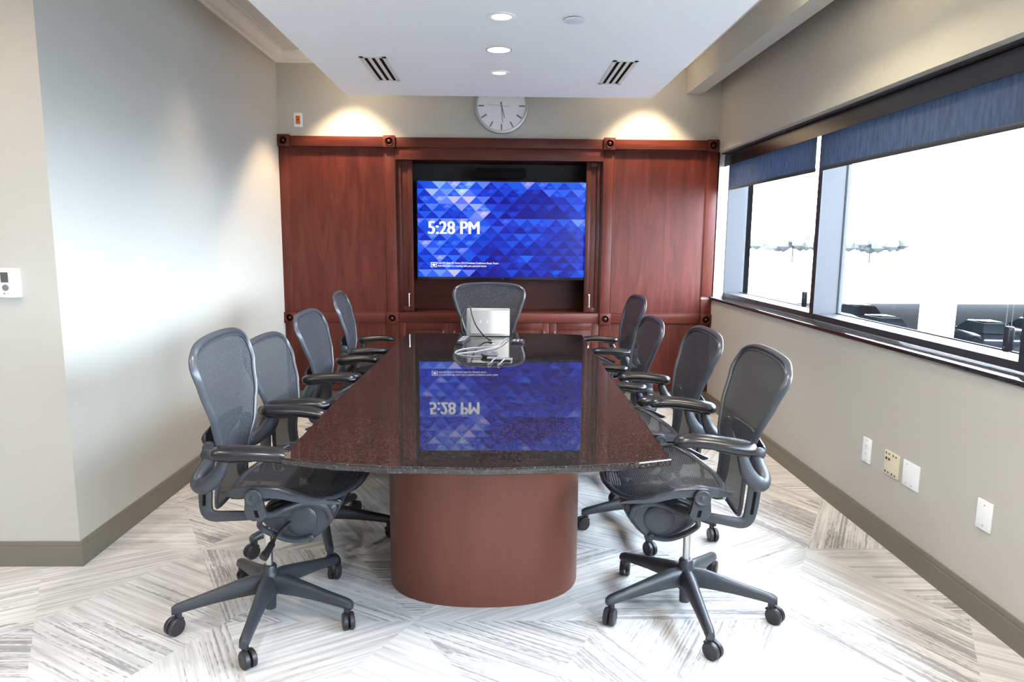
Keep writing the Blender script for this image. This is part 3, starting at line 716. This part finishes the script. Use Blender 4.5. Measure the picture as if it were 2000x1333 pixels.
def vent(x0, x1, y0, y1, label):
    t = empty('ceiling_vent', ((x0 + x1) / 2, (y0 + y1) / 2, 2.55)); tag(t, label, 'vent', 'slot diffusers in the dropped ceiling')
    a, b = (x1 - x0) / 2, (y1 - y0) / 2
    f = MB(); fr = .022
    f.box(-a, -a + fr * 1.15, -b, b, -.004, 0).box(a - fr * 1.15, a, -b, b, -.004, 0).box(-a, a, -b, -b + fr, -.004, 0).box(-a, a, b - fr, b, -.004, 0)
    ww = (2 * a - 2.3 * fr); sw = ww / 5
    for k in (1, 3): f.box(-a + 1.15 * fr + sw * k, -a + 1.15 * fr + sw * (k + 1), -b + fr, b - fr, -.004, 0)
    f.build('frame', M['crown'], t)
    for k in (0, 2, 4): MB().box(-a + 1.15 * fr + sw * k, -a + 1.15 * fr + sw * (k + 1), -b + fr, b - fr, -.0015, 0).build('slot', M['slot'], t)
vent(-.853, -.688, 4.455, 5.105, 'white three-slot air vent left of the downlights'); vent(.708, .866, 4.47, 5.118, 'white three-slot air vent right of the downlights')

# ------------------------------------------------------------------ conference table
tb = empty('conference_table', (-.045, 3.65, 0)); tag(tb, 'long dark granite-topped conference table on curved cherry pedestals', 'table')
TZ = .745
half = [(-.655, -1.470), (-.655, -1.44)]
left = [(-.649, -1.475), (-.657, -1.2), (-.663, -.9), (-.662, -.5), (-.656, 0), (-.648, .6), (-.640, 1.2), (-.632, 1.545)]
right = [(.687 - .0, 1.505), (.672, 1.2), (.655, .6), (.645, 0), (.638, -.5), (.630, -.9), (.622, -1.2), (.617, -1.475)]
front = [(.50, -1.514), (.30, -1.552), (0, -1.576), (-.30, -1.556), (-.50, -1.52)]
far = [(-.4, 1.565), (0, 1.585), (.4, 1.575)]
poly = left + far + right + front
rings_ = []
for ins, z in ((.004, TZ - .024), (.0, TZ - .021), (.0, TZ - .005), (.0015, TZ - .0015), (.005, TZ)):
    rings_.append([(x * (1 - ins / .65), y * (1 - ins / 1.5), z) for x, y in poly])
MB().rings(rings_, smooth=False).build('tabletop', M['granite'], tb)
def pedestal(yc, hd):
    r = []
    hw = .408
    for q in range(64):
        a = 2 * PI * q / 64; c, s_ = math.cos(a), math.sin(a); e = 3.6
        k = (abs(c) ** e + abs(s_) ** e) ** (-1 / e); x, y = hw * c * k, hd * s_ * k
        y += -.065 * (1 - (x / hw) ** 2) * (1 if s_ < 0 else -1) * abs(s_)
        r.append((x - .008, y + yc))
    MB().prism(r, 0, TZ - .024, 'z', smooth=True).build('pedestal', M['wood_ped'], tb)
pedestal(-1.045 + .38, .345); pedestal(.72, .345)
MB().box(-.3, .3, -1.2, 1.2, TZ - .075, TZ - .024).build('support_rail', M['wood_d'], tb)

# ------------------------------------------------------------------ things on the table
# touch console
cs = empty('touch_console', (-.068, 5.035, TZ), R(-2)); tag(cs, 'silver tablet console with a bright screen standing on the table', 'tablet')
tl = R(14)   # lean back
def lean(x, y, z): return (x, y * math.cos(tl) + z * math.sin(tl), z * math.cos(tl) - y * math.sin(tl) + .003)
outl = rbox(.318, .208, 0, .010)
MB().rings([[lean(x, .0, z + .104) for x, z in outl], [lean(x, .009, z + .104) for x, z in outl]], smooth=False).build('case', M['console'], cs, bevel=.002)
screen_m = mat('console_screen', (0, 0, 0), .2, emit=(.86, .89, .93), estr=1.0)
s_ = MB().rings([[lean(x + .013, -.0012, z + .104) for x, z in rbox(.278, .168, 0, .004)], [lean(x + .013, .0004, z + .104) for x, z in rbox(.278, .168, 0, .004)]], smooth=False).build('screen', screen_m, cs)
def reflection_gradient(m, stops, axis='X', lo=-.13, hi=.15):
    tc = N(m, 'ShaderNodeTexCoord'); sx = N(m, 'ShaderNodeSeparateXYZ'); L(m, tc.outputs['Object'], sx.inputs[0])
    mr = N(m, 'ShaderNodeMapRange'); mr.inputs['From Min'].default_value = lo; mr.inputs['From Max'].default_value = hi; L(m, sx.outputs[axis], mr.inputs['Value'])
    rp = ramp(m, stops); L(m, mr.outputs[0], rp.inputs['Fac']); L(m, rp.outputs['Color'], bsdf(m).inputs['Emission Color'])
reflection_gradient(screen_m, [(0, (.26, .27, .28)), (.45, (.40, .42, .44)), (.72, (.85, .85, .84)), (1, (1.25, 1.22, 1.15))])  # brighter to the right: window reflection painted into the screen glow
ii = MB()
for x in (-.055, -.005): ii.rings([[lean(x + a, -.0016, .11 + b2) for a, b2 in ((-.006, 0), (0, -.006), (.006, 0), (0, .006))], [lean(x + a, -.0012, .11 + b2) for a, b2 in ((-.006, 0), (0, -.006), (.006, 0), (0, .006))]], smooth=False)
for x in (-.055, -.005): ii.rings([[lean(x + a, -.0016, .098 + b2) for a, b2 in ((-.011, 0), (.011, 0), (.011, .0015), (-.011, .0015))], [lean(x + a, -.0012, .098 + b2) for a, b2 in ((-.011, 0), (.011, 0), (.011, .0015), (-.011, .0015))]], smooth=False)
ii.build('icons', M['text'], s_)
MB().rings([[(-.12, .01, .0005), (.12, .01, .0005), (.12, .13, .0005), (-.12, .13, .0005)], [(-.12, .035, .13), (.12, .035, .13), (.12, .045, .13), (-.12, .045, .13)]], smooth=False).build('stand', M['console'], cs, bevel=.004)
# remotes
def remote(x, y, rz, w, l, h, label, nx, ny, red=None):
    t = empty('remote_control', (x, y, TZ), R(rz)); tag(t, label, 'remote control')
    MB().prism(rbox(w, l, 0, .010), 0, h, 'z').build('case', M['black'], t, bevel=.003)
    for i in range(nx):
        for j in range(ny):
            bx = (i - (nx - 1) / 2) * w * .8 / nx; by = (j - (ny - 1) / 2) * l * .8 / ny
            mm = M['red'] if red == (i, j) else M['button']
            MB().prism([(bx + a, by + b2) for a, b2 in rbox(w * .58 / nx, l * .5 / ny, 0, .0015)], h, h + .003, 'z').build('button', mm, t)
remote(-.235, 4.76, -6, .052, .32, .022, 'black remote control with silver buttons left of the tablet', 3, 5, (2, 0))
remote(.143, 4.73, 84, .11, .09, .016, 'low black remote control right of the tablet', 2, 3, (0, 0))
# speaker puck
pk = empty('speaker_puck', (-.046, 4.15, TZ)); tag(pk, 'round dark grey speaker puck at the end of a grey cable', 'speaker puck')
MB().lathe([(.040, 0), (.044, .003), (.053, .014), (.054, .020), (.050, .024), (.02, .026), (0, .0265)], (0, 0, 0), 'z', 40).build('body', M['puck'], pk)
MB().lathe([(.010, .0262), (.010, .0272), (0, .0272)], (0, 0, 0), 'z', 20).build('logo_dot', M['button'], pk)
z = TZ + .0035
lp = crom([(-.10, 4.14, z), (-.17, 4.15, z), (-.235, 4.19, z), (-.262, 4.26, z), (-.25, 4.36, z), (-.20, 4.45, z), (-.11, 4.50, z), (-.03, 4.52, z), (.02, 4.60, z), (.035, 4.72, z), (.05, 4.84, z), (.072, 4.90, z + .004), (.08, 4.86, z), (.05, 4.72, z + .006), (.02, 4.55, z), (-.05, 4.40, z + .006), (-.13, 4.33, z), (-.21, 4.27, z), (-.25, 4.24, z)], 8)
tag(MB().sweep(lp, .003, 8, up=(0, 0, 1)).build('grey_cable', M['cable_grey']), 'light grey cable looped loosely from the speaker puck', 'cable')
# black video cable over the console
hc = crom([(-.052, 4.80, TZ + .008), (-.10, 4.90, TZ + .03), (-.155, 4.985, TZ + .09), (-.185, 5.005, TZ + .17), (-.195, 5.0, TZ + .215), (-.222, 4.99, TZ + .225), (-.252, 4.985, TZ + .19), (-.262, 4.985, TZ + .11), (-.257, 4.99, TZ + .05), (-.245, 5.01, TZ + .012), (-.235, 5.10, TZ + .005), (-.20, 5.17, TZ + .005)], 8)
t = empty('video_cable', (0, 0, 0)); tag(t, 'black video cable arching over the left end of the tablet', 'cable')
MB().sweep(hc, .0048, 8, up=(.3, .2, 1)).build('cord', M['cable_black'], t)
MB().sweep([(-.062, 4.825, TZ + .010), (-.045, 4.785, TZ + .009), (-.036, 4.765, TZ + .009)], [(.006, .005), (.011, .006), (.010, .006)], 10, up=(0, 0, 1), power=4).build('plug', M['black'], t)
MB().sweep([(-.036, 4.765, TZ + .009), (-.028, 4.745, TZ + .009)], (.008, .003), 10, up=(0, 0, 1), power=5).build('connector_tip', M['chrome'], t)
# adapters
ad = empty('video_adapter', (0, 0, 0)); tag(ad, 'silver adapter hub with two short plugs in front of the speaker puck', 'adapter')
MB().sweep([(-.055, 4.062, TZ + .008), (.085, 4.018, TZ + .008)], (.022, .007), 14, up=(0, 0, 1), power=5).build('hub', M['console'], ad)
for x, y, x2, y2 in ((-.012, 4.035, -.038, 3.90), (.045, 4.02, .018, 3.885)):
    MB().sweep([(x, y, TZ + .008), ((x + x2) / 2, (y + y2) / 2 + .005, TZ + .010), (x2, y2, TZ + .006)], (.004, .003), 8, up=(0, 0, 1)).build('lead', M['cable_grey'], ad)
    MB().sweep([(x2, y2, TZ + .006), (x2 - .004, y2 - .02, TZ + .006), (x2 - .010, y2 - .05, TZ + .006)], [(.006, .004), (.008, .005), (.008, .005)], 10, up=(0, 0, 1), power=4).build('plug', M['nickel'], ad)

# ------------------------------------------------------------------ chairs
PV = (0, 0, .48)      # recline pivot
def sub(p): return (p[0], p[1], p[2] - .48)
BP = [(.475, -.155), (.62, -.148), (.72, -.134), (.82, -.142), (.94, -.168), (1.04, -.200), (1.11, -.232)]
half_o = [(0, .475), (.10, .475), (.148, .484), (.163, .52), (.166, .60), (.180, .66), (.202, .72), (.226, .79), (.250, .86), (.272, .93), (.288, .99), (.287, 1.035), (.266, 1.070), (.215, 1.094), (.13, 1.106), (0, 1.110)]
zc_ = lambda z: z if z < .8 else .8 + (z - .8) * .905
back_outline = [(p.x, zc_(p.y)) for p in crom([(a, b, 0) for a, b in half_o] + [(-a, b, 0) for a, b in half_o[-2:0:-1]], 4, True)]
def back_pt(r, y, z):
    c = .77; yy, zz = y * r, c + (z - c) * r
    return (interp(BP, zz) - .030 * (1 - r * r), yy, zz)
def uvmesh(name, pts_rings, m, parent, uvf, center, thick=.003):
    """concentric fill with UV"""
    vs = [center]; fs = []; n = len(pts_rings[0])
    for r in pts_rings: vs += r
    for j in range(n): fs.append((0, 1 + j, 1 + (j + 1) % n))
    for i in range(len(pts_rings) - 1):
        a = 1 + i * n; b = a + n
        for j in range(n): fs.append((a + j, b + j, b + (j + 1) % n, a + (j + 1) % n))
    me = bpy.data.meshes.new(name); me.from_pydata(vs, [], fs); uv = me.uv_layers.new(name='UVMap')
    for p in me.polygons:
        p.use_smooth = True
        for li in p.loop_indices: uv.data[li].uv = uvf(me.vertices[me.loops[li].vertex_index].co)
    me.materials.append(m); o = bpy.data.objects.new(name, me); COL.objects.link(o); o.parent = parent; return o

def seat_h(x, v):
    ze = interp([(-.12, .566), (-.05, .594), (.01, .608), (.08, .602), (.15, .578), (.22, .552), (.29, .534), (.345, .528)], x)
    zc = interp([(-.12, .548), (0, .545), (.1, .552), (.2, .566), (.27, .573), (.32, .560), (.345, .530)], x)
    return zc + (ze - zc) * abs(v) ** 2.4
def seat_outline(n=72):
    out = []
    for i in range(n):
        a = 2 * PI * i / n; c, s_ = math.cos(a), math.sin(a); e = 2.9
        k = (abs(c) ** e + abs(s_) ** e) ** (-1 / e); x = .107 + .222 * c * k; y = .262 * s_ * k
        y *= interp([(-.12, .80), (.0, 1.0), (.2, .99), (.345, .90)], x)
        out.append((x, y))
    return out

def make_chair():
    t = empty('office_chair')
    # --- base
    b = MB(); b.lathe([(.020, .030), (.021, .085), (.030, .088), (.034, .10), (.038, .15), (.033, .175), (.028, .185), (.028, .200), (.024, .207), (.016, .209)], n=28)
    b.build('base_hub', M['graphite'], t)
    for k in range(5):
        a = 2 * PI * k / 5; ca_, sa_ = math.cos(a), math.sin(a); rings = []
        for r, zc, hh, hw in ((.018, .137, .036, .030), (.06, .137, .037, .028), (.11, .130, .032, .0245), (.17, .119, .026, .0215), (.23, .107, .0215, .0195), (.28, .097, .019, .018), (.305, .091, .018, .0175), (.318, .086, .014, .013)):
            ring = []; r *= 1.085
            for j in range(14):
                q = 2 * PI * j / 14; c, s_ = math.cos(q), math.sin(q); e = 3; kk = (abs(c) ** e + abs(s_) ** e) ** (-1 / e)
                w = hw * c * kk; h = hh * s_ * kk
                w *= (1 - .18 * (h / hh)) # narrower on top
                ring.append((r * ca_ - w * sa_, r * sa_ + w * ca_, zc + h))
            rings.append(ring)
        lg = MB().rings(rings); lg.cyl((.324 * ca_, .324 * sa_, .056), .0125, .03, 'z', 14)
        lg.build('leg', M['graphite'], t)
        c = MB(); 
        c.rings([[(.001 + .024 * math.cos(q) , s_ * 1.0, .034 + .024 * math.sin(q)) for q in [R(20 + 18 * i) for i in range(9)]] + [(.0, s_, .034)] for s_ in (-.0022, .0022)], smooth=False)
        c.cyl((.0, 0, .034), .010, .026, 'z', 12)
        co = c.build('caster', M['wheel'], t); co.location = (.324 * ca_, .324 * sa_, 0); co.rotation_euler = (0, 0, a + PI + [.9, -.6, .3, -1.0, .7][k])
        for s_ in (-1, 1):
            MB().lathe([(.0, .0026), (.028, .0026), (.0325, .005), (.0325, .018), (.029, .0215), (.018, .0225), (0, .0215)], (-.018, 0, .0315), 'y' if s_ > 0 else '-y', 24).build('wheel', M['wheel'], co)
    # --- column
    MB().cyl((0, 0, .19), .0145, .17, 'z', 20).build('gas_column', M['chrome'], t)
    # --- tilt mechanism (rises with the seat)
    up = []
    prof = [(p.x, p.y) for p in crom([(x, z, 0) for x, z in ((.262, .482), (.262, .455), (.235, .405), (.195, .356), (.15, .338), (.09, .343), (.02, .372), (-.028, .415), (-.02, .452), (.04, .482), (.14, .497), (.21, .497))], 4, True)]
    cen = (.12, .42)
    mb = MB(); rings = []
    for y, s_ in ((-.108, .80), (-.100, .90), (-.080, .94), (-.074, .90), (-.066, .98), (-.045, 1.0), (-.038, .96), (-.030, 1.0), (.030, 1.0), (.038, .96), (.045, 1.0), (.066, .98), (.074, .90), (.080, .94), (.100, .90), (.108, .80)):
        rings.append([(cen[0] + (x - cen[0]) * s_, y, cen[1] + (z - cen[1]) * s_) for x, z in prof])
    mb.rings(rings)
    for s_ in (-1, 1):   # side discs and bolts
        ax = 'y' if s_ > 0 else '-y'
        mb.lathe([(.058, .100), (.058, .112), (.052, .117), (.030, .118), (0, .118)], (.125, 0, .425), ax, 28)
        mb.lathe([(.014, .090), (.014, .118), (.010, .122), (0, .122)], (.155, 0, .356), ax, 16)
        # curved side arm sweeping from bolt back up to the link
        pts = crom([(.155, s_ * .112, .356), (.09, s_ * .118, .352), (.03, s_ * .14, .385), (-.005, s_ * .17, .43), (.01, s_ * .20, .47)], 5)
        mb.sweep(pts, (.010, .013), 10, up=(0, 1, 0))
        pts = crom([(.23, s_ * .105, .43), (.215, s_ * .12, .475), (.15, s_ * .135, .497), (.09, s_ * .17, .492), (.05, s_ * .215, .488), (.03, s_ * .245, .505)], 5)
        mb.sweep(pts, (.014, .011), 10, up=(0, 1, 0))
    up.append(mb.build('tilt_mechanism', M['graphite'], t))
    mb = MB(); mb.sweep([(.10, -.10, .43), (.06, -.15, .40), (.04, -.19, .375)], .006, 8)
    kn = mb.build('height_lever', M['black'], t); up.append(kn)
    MB().sweep(crom([(.046, -.178, .385), (.040, -.195, .372), (.028, -.235, .352), (.022, -.252, .345)], 3), [(.007, .007)] * 3 + [(.013, .013)] * 3 + [(.016, .014)] * 3 + [(.004, .004)], 14).build('lever_knob', M['armpad'], kn)
    for s_ in (-1, 1):   # hip links with round pivots
        mb = MB(); ax = 'y' if s_ > 0 else '-y'
        mb.lathe([(.030, .246), (.030, .268), (.027, .272), (.022, .272), (.020, .270), (.008, .270), (.007, .274), (0, .274)], (.005, 0, .571), ax, 28)
        q = [(-.024, .565), (-.028, .52), (-.018, .494), (.0, .486), (.030, .486), (.048, .505), (.040, .53), (.034, .565)]
        mb.rings([[(x, s_ * .248, z) for x, z in q], [(x, s_ * .264, z) for x, z in q]], smooth=False)
        o = mb.build('hip_link', M['graphite'], t, bevel=.003); up.append(o)
        MB().rings([[(x, s_ * .2645, z) for x, z in ((.004, .525), (.016, .525), (.022, .500), (.010, .500))], [(x, s_ * .2655, z) for x, z in ((.004, .525), (.016, .525), (.022, .500), (.010, .500))]], smooth=False).build('slot', M['slot'], o)
    # --- seat
    so_ = seat_outline()
    ys = lambda x: .262 * interp([(-.12, .80), (.0, 1.0), (.2, .99), (.345, .90)], x)
    sp_ = lambda x, y: (x, y, seat_h(x, min(1, abs(y) / ys(x))))
    rgs = [[sp_(.107 + (x - .107) * r, y * r) for x, y in so_] for r in (.15, .3, .45, .6, .72, .82, .9, .96, .99)]
    o = uvmesh('seat_mesh', rgs, M['seat_mesh'], t, lambda c: (c.x, c.y), sp_(.112, 0)); up.append(o)
    mb = MB(); mb.sweep([sp_(x, y) for x, y in so_], (.013, .0075), 10, closed=True, up=(0, 0, 1))
    for s_ in (-1, 1):   # deep side aprons
        rings = []
        for x, d, w in ((-.120, .006, .004), (-.105, .018, .006), (-.05, .034, .009), (.02, .040, .010), (.10, .036, .010), (.17, .030, .009), (.24, .016, .007), (.29, .006, .004)):
            zt = interp([(-.16, .560), (-.12, .568), (-.05, .594), (.01, .608), (.08, .602), (.15, .578), (.22, .552), (.29, .534)], x) + .004
            y = s_ * (interp([(-.15, .185), (-.05, .238), (.01, .252), (.15, .256), (.29, .235)], x))
            rings.append([(x, y - w, zt), (x, y + w, zt), (x, y + w * s_ * .3 * s_, zt - d), (x, y - w * 1.2, zt - d)])
        mb.rings(rings, smooth=True)
    mb.sweep(crom([(.02, -.20, .545), (.02, -.1, .515), (.03, 0, .508), (.02, .1, .515), (.02, .20, .545)], 4), (.014, .010), 8, up=(1, 0, 0))
    mb.sweep(crom([(-.09, -.19, .55), (-.08, -.1, .515), (-.06, 0, .50), (-.08, .1, .515), (-.09, .19, .55)], 4), (.010, .008), 8, up=(1, 0, 0))
    up.append(mb.build('seat_frame', M['frame'], t))
    # --- back
    rec = []
    rgs = [[sub(back_pt(r, y, z)) for y, z in back_outline] for r in (.12, .25, .4, .55, .7, .82, .91, .965, .99)]
    o = uvmesh('back_mesh', rgs, M['back_mesh'], t, lambda c: (c.y, c.z), sub(back_pt(0, 0, .77))); rec.append(o)
    mb = MB(); path = [Vector(sub(back_pt(1, y, z))) for y, z in back_outline]; n = len(path); rings = []
    for i, p in enumerate(path):
        y, z = back_outline[i]; tg = (path[(i + 1) % n] - path[i - 1]).normalized(); sd = tg.cross(Vector((1, 0, 0))).normalized(); nn = sd.cross(tg)
        fat = interp([(.475, .6), (.62, .75), (.8, 1.0), (1.0, 1.15), (1.11, .95)], z)
        ring = []
        for j in range(12):
            q = 2 * PI * j / 12; ring.append(p + sd * (.0118 * fat * math.cos(q)) + nn * (.0085 * fat * math.sin(q) ) - Vector((1, 0, 0)) * (.008 * fat * max(0, math.cos(q))))
        rings.append(ring)
    mb.rings(rings, closed=True); 
    # thin inner lip where the mesh is clamped
    mb.sweep([Vector(sub(back_pt(.955, y, z))) + Vector((.003, 0, 0)) for y, z in back_outline], (.0028, .0028), 6, closed=True, up=(1, 0, 0))
    rec.append(mb.build('back_frame', M['frame'], t))
    # lumbar pad behind
    rings = []
    for i in range(15):
        y = -.21 + .03 * i; zt = .775 + .012 * math.cos(y * 8); zb = .675 + .05 * (abs(y) / .21) ** 2
        x = -.190 + .22 * y * y
        rings.append([sub((x, y, zt)), sub((x - .012, y, zt - .008)), sub((x - .022, y, (zt + zb) / 2)), sub((x - .012, y, zb + .005)), sub((x, y, zb)), sub((x + .004, y, (zt + zb) / 2))])
    rec.append(MB().rings(rings).build('lumbar_pad', M['black'], t, subsurf=1))
    # uprights
    for s_ in (-1, 1):
        mb = MB()
        pts = crom([(.10, s_ * .09, .452), (.04, s_ * .15, .468), (-.03, s_ * .192, .477), (-.10, s_ * .203, .476), (-.150, s_ * .205, .475), (-.172, s_ * .205, .490), (-.178, s_ * .205, .53), (-.178, s_ * .205, .60), (-.172, s_ * .207, .66), (-.168, s_ * .208, .715), (-.166, s_ * .208, .742)], 4)
        k = len(pts); rad = []
        for i in range(k):
            u_ = i / (k - 1); rad.append((.013 + .010 * min(1, u_ * 1.6), .012) if i < k - 3 else ((.018, .011) if i < k - 1 else (.008, .006)))
        mb.sweep([sub(p) for p in pts], rad, 12, up=(0, 1, 0), power=3.2)
        o = mb.build('back_upright', M['graphite'], t); rec.append(o)
        sl_ = MB(); yy = s_ * .2185
        for z0_, z1_, xx in ((.515, .600, -.179), (.655, .715, -.172)): sl_.sweep([sub((xx, yy - s_ * .0015, z0_)), sub((xx, yy - s_ * .0015, z1_))], (.0055, .0015), 8, up=(0, 1, 0), power=5)
        sl_.build('slot', M['slot'], o)
        # arm yoke
        mb = MB()
        pts = crom([(-.168, s_ * .210, .700), (-.180, s_ * .226, .665), (-.190, s_ * .246, .634), (-.180, s_ * .266, .618), (-.150, s_ * .279, .628), (-.118, s_ * .285, .662), (-.098, s_ * .287, .700), (-.085, s_ * .288, .728)], 4)
        k = len(pts)
        rad = [(.012 + .014 * math.sin(PI * min(1, (i + 3) / (k + 2))) + .002, .012 + .009 * math.sin(PI * min(1, (i + 3) / (k + 2)))) for i in range(k)]
        mb.sweep([sub(p) for p in pts], rad, 12, up=(0, 1, .2))
        mb.sweep([sub(p) for p in ((-.115, s_ * .288, .722), (-.06, s_ * .288, .724), (.0, s_ * .288, .727))], [(.010, .006), (.030, .008), (.018, .005)], 10, up=(0, 0, 1))
        mb.lathe([(.012, 0), (.022, .003), (.022, .009), (.017, .013), (0, .014)], sub((-.172, s_ * .213, .712)), 'y' if s_ > 0 else '-y', 18)
        o = mb.build('armrest', M['graphite'], t); rec.append(o)
        # pad
        rings = []
        for x, w, ht, zc, yo in ((-.138, .006, .004, .744, 0), (-.134, .022, .012, .744, 0), (-.122, .036, .0175, .7445, 0), (-.100, .043, .0195, .745, 0), (-.06, .045, .019, .748, .002), (-.01, .043, .018, .751, .003), (.04, .040, .018, .751, .002), (.085, .039, .018, .747, -.002), (.115, .036, .0175, .741, -.006), (.132, .028, .014, .736, -.008), (.141, .016, .008, .733, -.010), (.143, .004, .003, .732, -.010)):
            ring = []
            for j in range(16):
                q = 2 * PI * j / 16; c, s2 = math.cos(q), math.sin(q); e = 2.4; kk = (abs(c) ** e + abs(s2) ** e) ** (-1 / e)
                ring.append(sub((x, s_ * (.288 + yo) + w * 1.08 * c * kk, zc + ht * 1.30 * s2 * kk)))
            rings.append(ring)
        MB().rings(rings).build('arm_pad', M['armpad'], o, subsurf=1)
    for o in up: o['_g'] = 1
    for o in rec: o['_g'] = 2; o.location = PV
    return t
proto = make_chair()
#        x, y, facing deg, base deg, dz, shift, recline deg, arm dz, label
chairs = [
 (.750, 2.570, 176, 270, -.012, .005, 6.0, .030, 'mesh office chair nearest the camera on the window side of the table'),
 (.775, 3.370, 179, 258, -.045, .005, 5.0, .018, 'mesh office chair second from the camera on the window side'),
 (.700, 4.130, 180, 275, -.085, .0, 3.0, -.032, 'mesh office chair third from the camera on the window side'),
 (.760, 4.850, 180, 285, -.012, .0, 2.0, -.02, 'mesh office chair furthest from the camera on the window side'),
 (-.872, 2.530, 3, 273, .005, .028, -4.0, -.015, 'mesh office chair nearest the camera on the left wall side of the table'),
 (-.850, 3.230, 0, 290, -.078, .0, 3.0, .068, 'mesh office chair second from the camera on the left side'),
 (-.870, 4.050, 0, 265, -.045, .0, 3.0, -.01, 'mesh office chair third from the camera on the left side'),
 (-.870, 4.850, 5, 280, .002, .0, 2.0, -.04, 'mesh office chair furthest from the camera on the left side'),
 (-.068, 5.470, 270, 90, .022, .0, 3.0, -.11, 'mesh office chair at the head of the table behind the tablet'),
]
import random as _rnd
copies = [proto] + [copy_tree(proto) for _ in chairs[1:]]
for i, (x, y, fa, ba, dz, sh, rc, adz, lb) in enumerate(chairs):
    c = copies[i]
    c.location = (x, y, 0); c.rotation_euler = (0, 0, R(fa)); tag(c, lb, 'chair', 'office chairs around the conference table')
    _rnd.seed(i + 3)
    for ch in c.children:
        nm = ch.name.split('.')[0]; gq = ch.get('_g')
        if gq == 1: ch.location = (sh, 0, dz)
        elif gq == 2:
            ch.location = (PV[0] + sh, 0, PV[2] + dz + (adz if nm == 'armrest' else 0)); ch.rotation_euler = (0, R(-rc), 0)
        elif nm == 'gas_column': ch.scale = (1, 1, 1); ch.location = (0, 0, min(0, dz))
        else:
            d = R(ba - fa)
            l = Vector(ch.get('_l', ch.location)); 
            ch.location = Matrix.Rotation(d, 3, 'Z') @ l
            ch.rotation_euler = (0, 0, ch.rotation_euler.z + d + (_rnd.uniform(-.5, .5) if nm == 'caster' else 0))
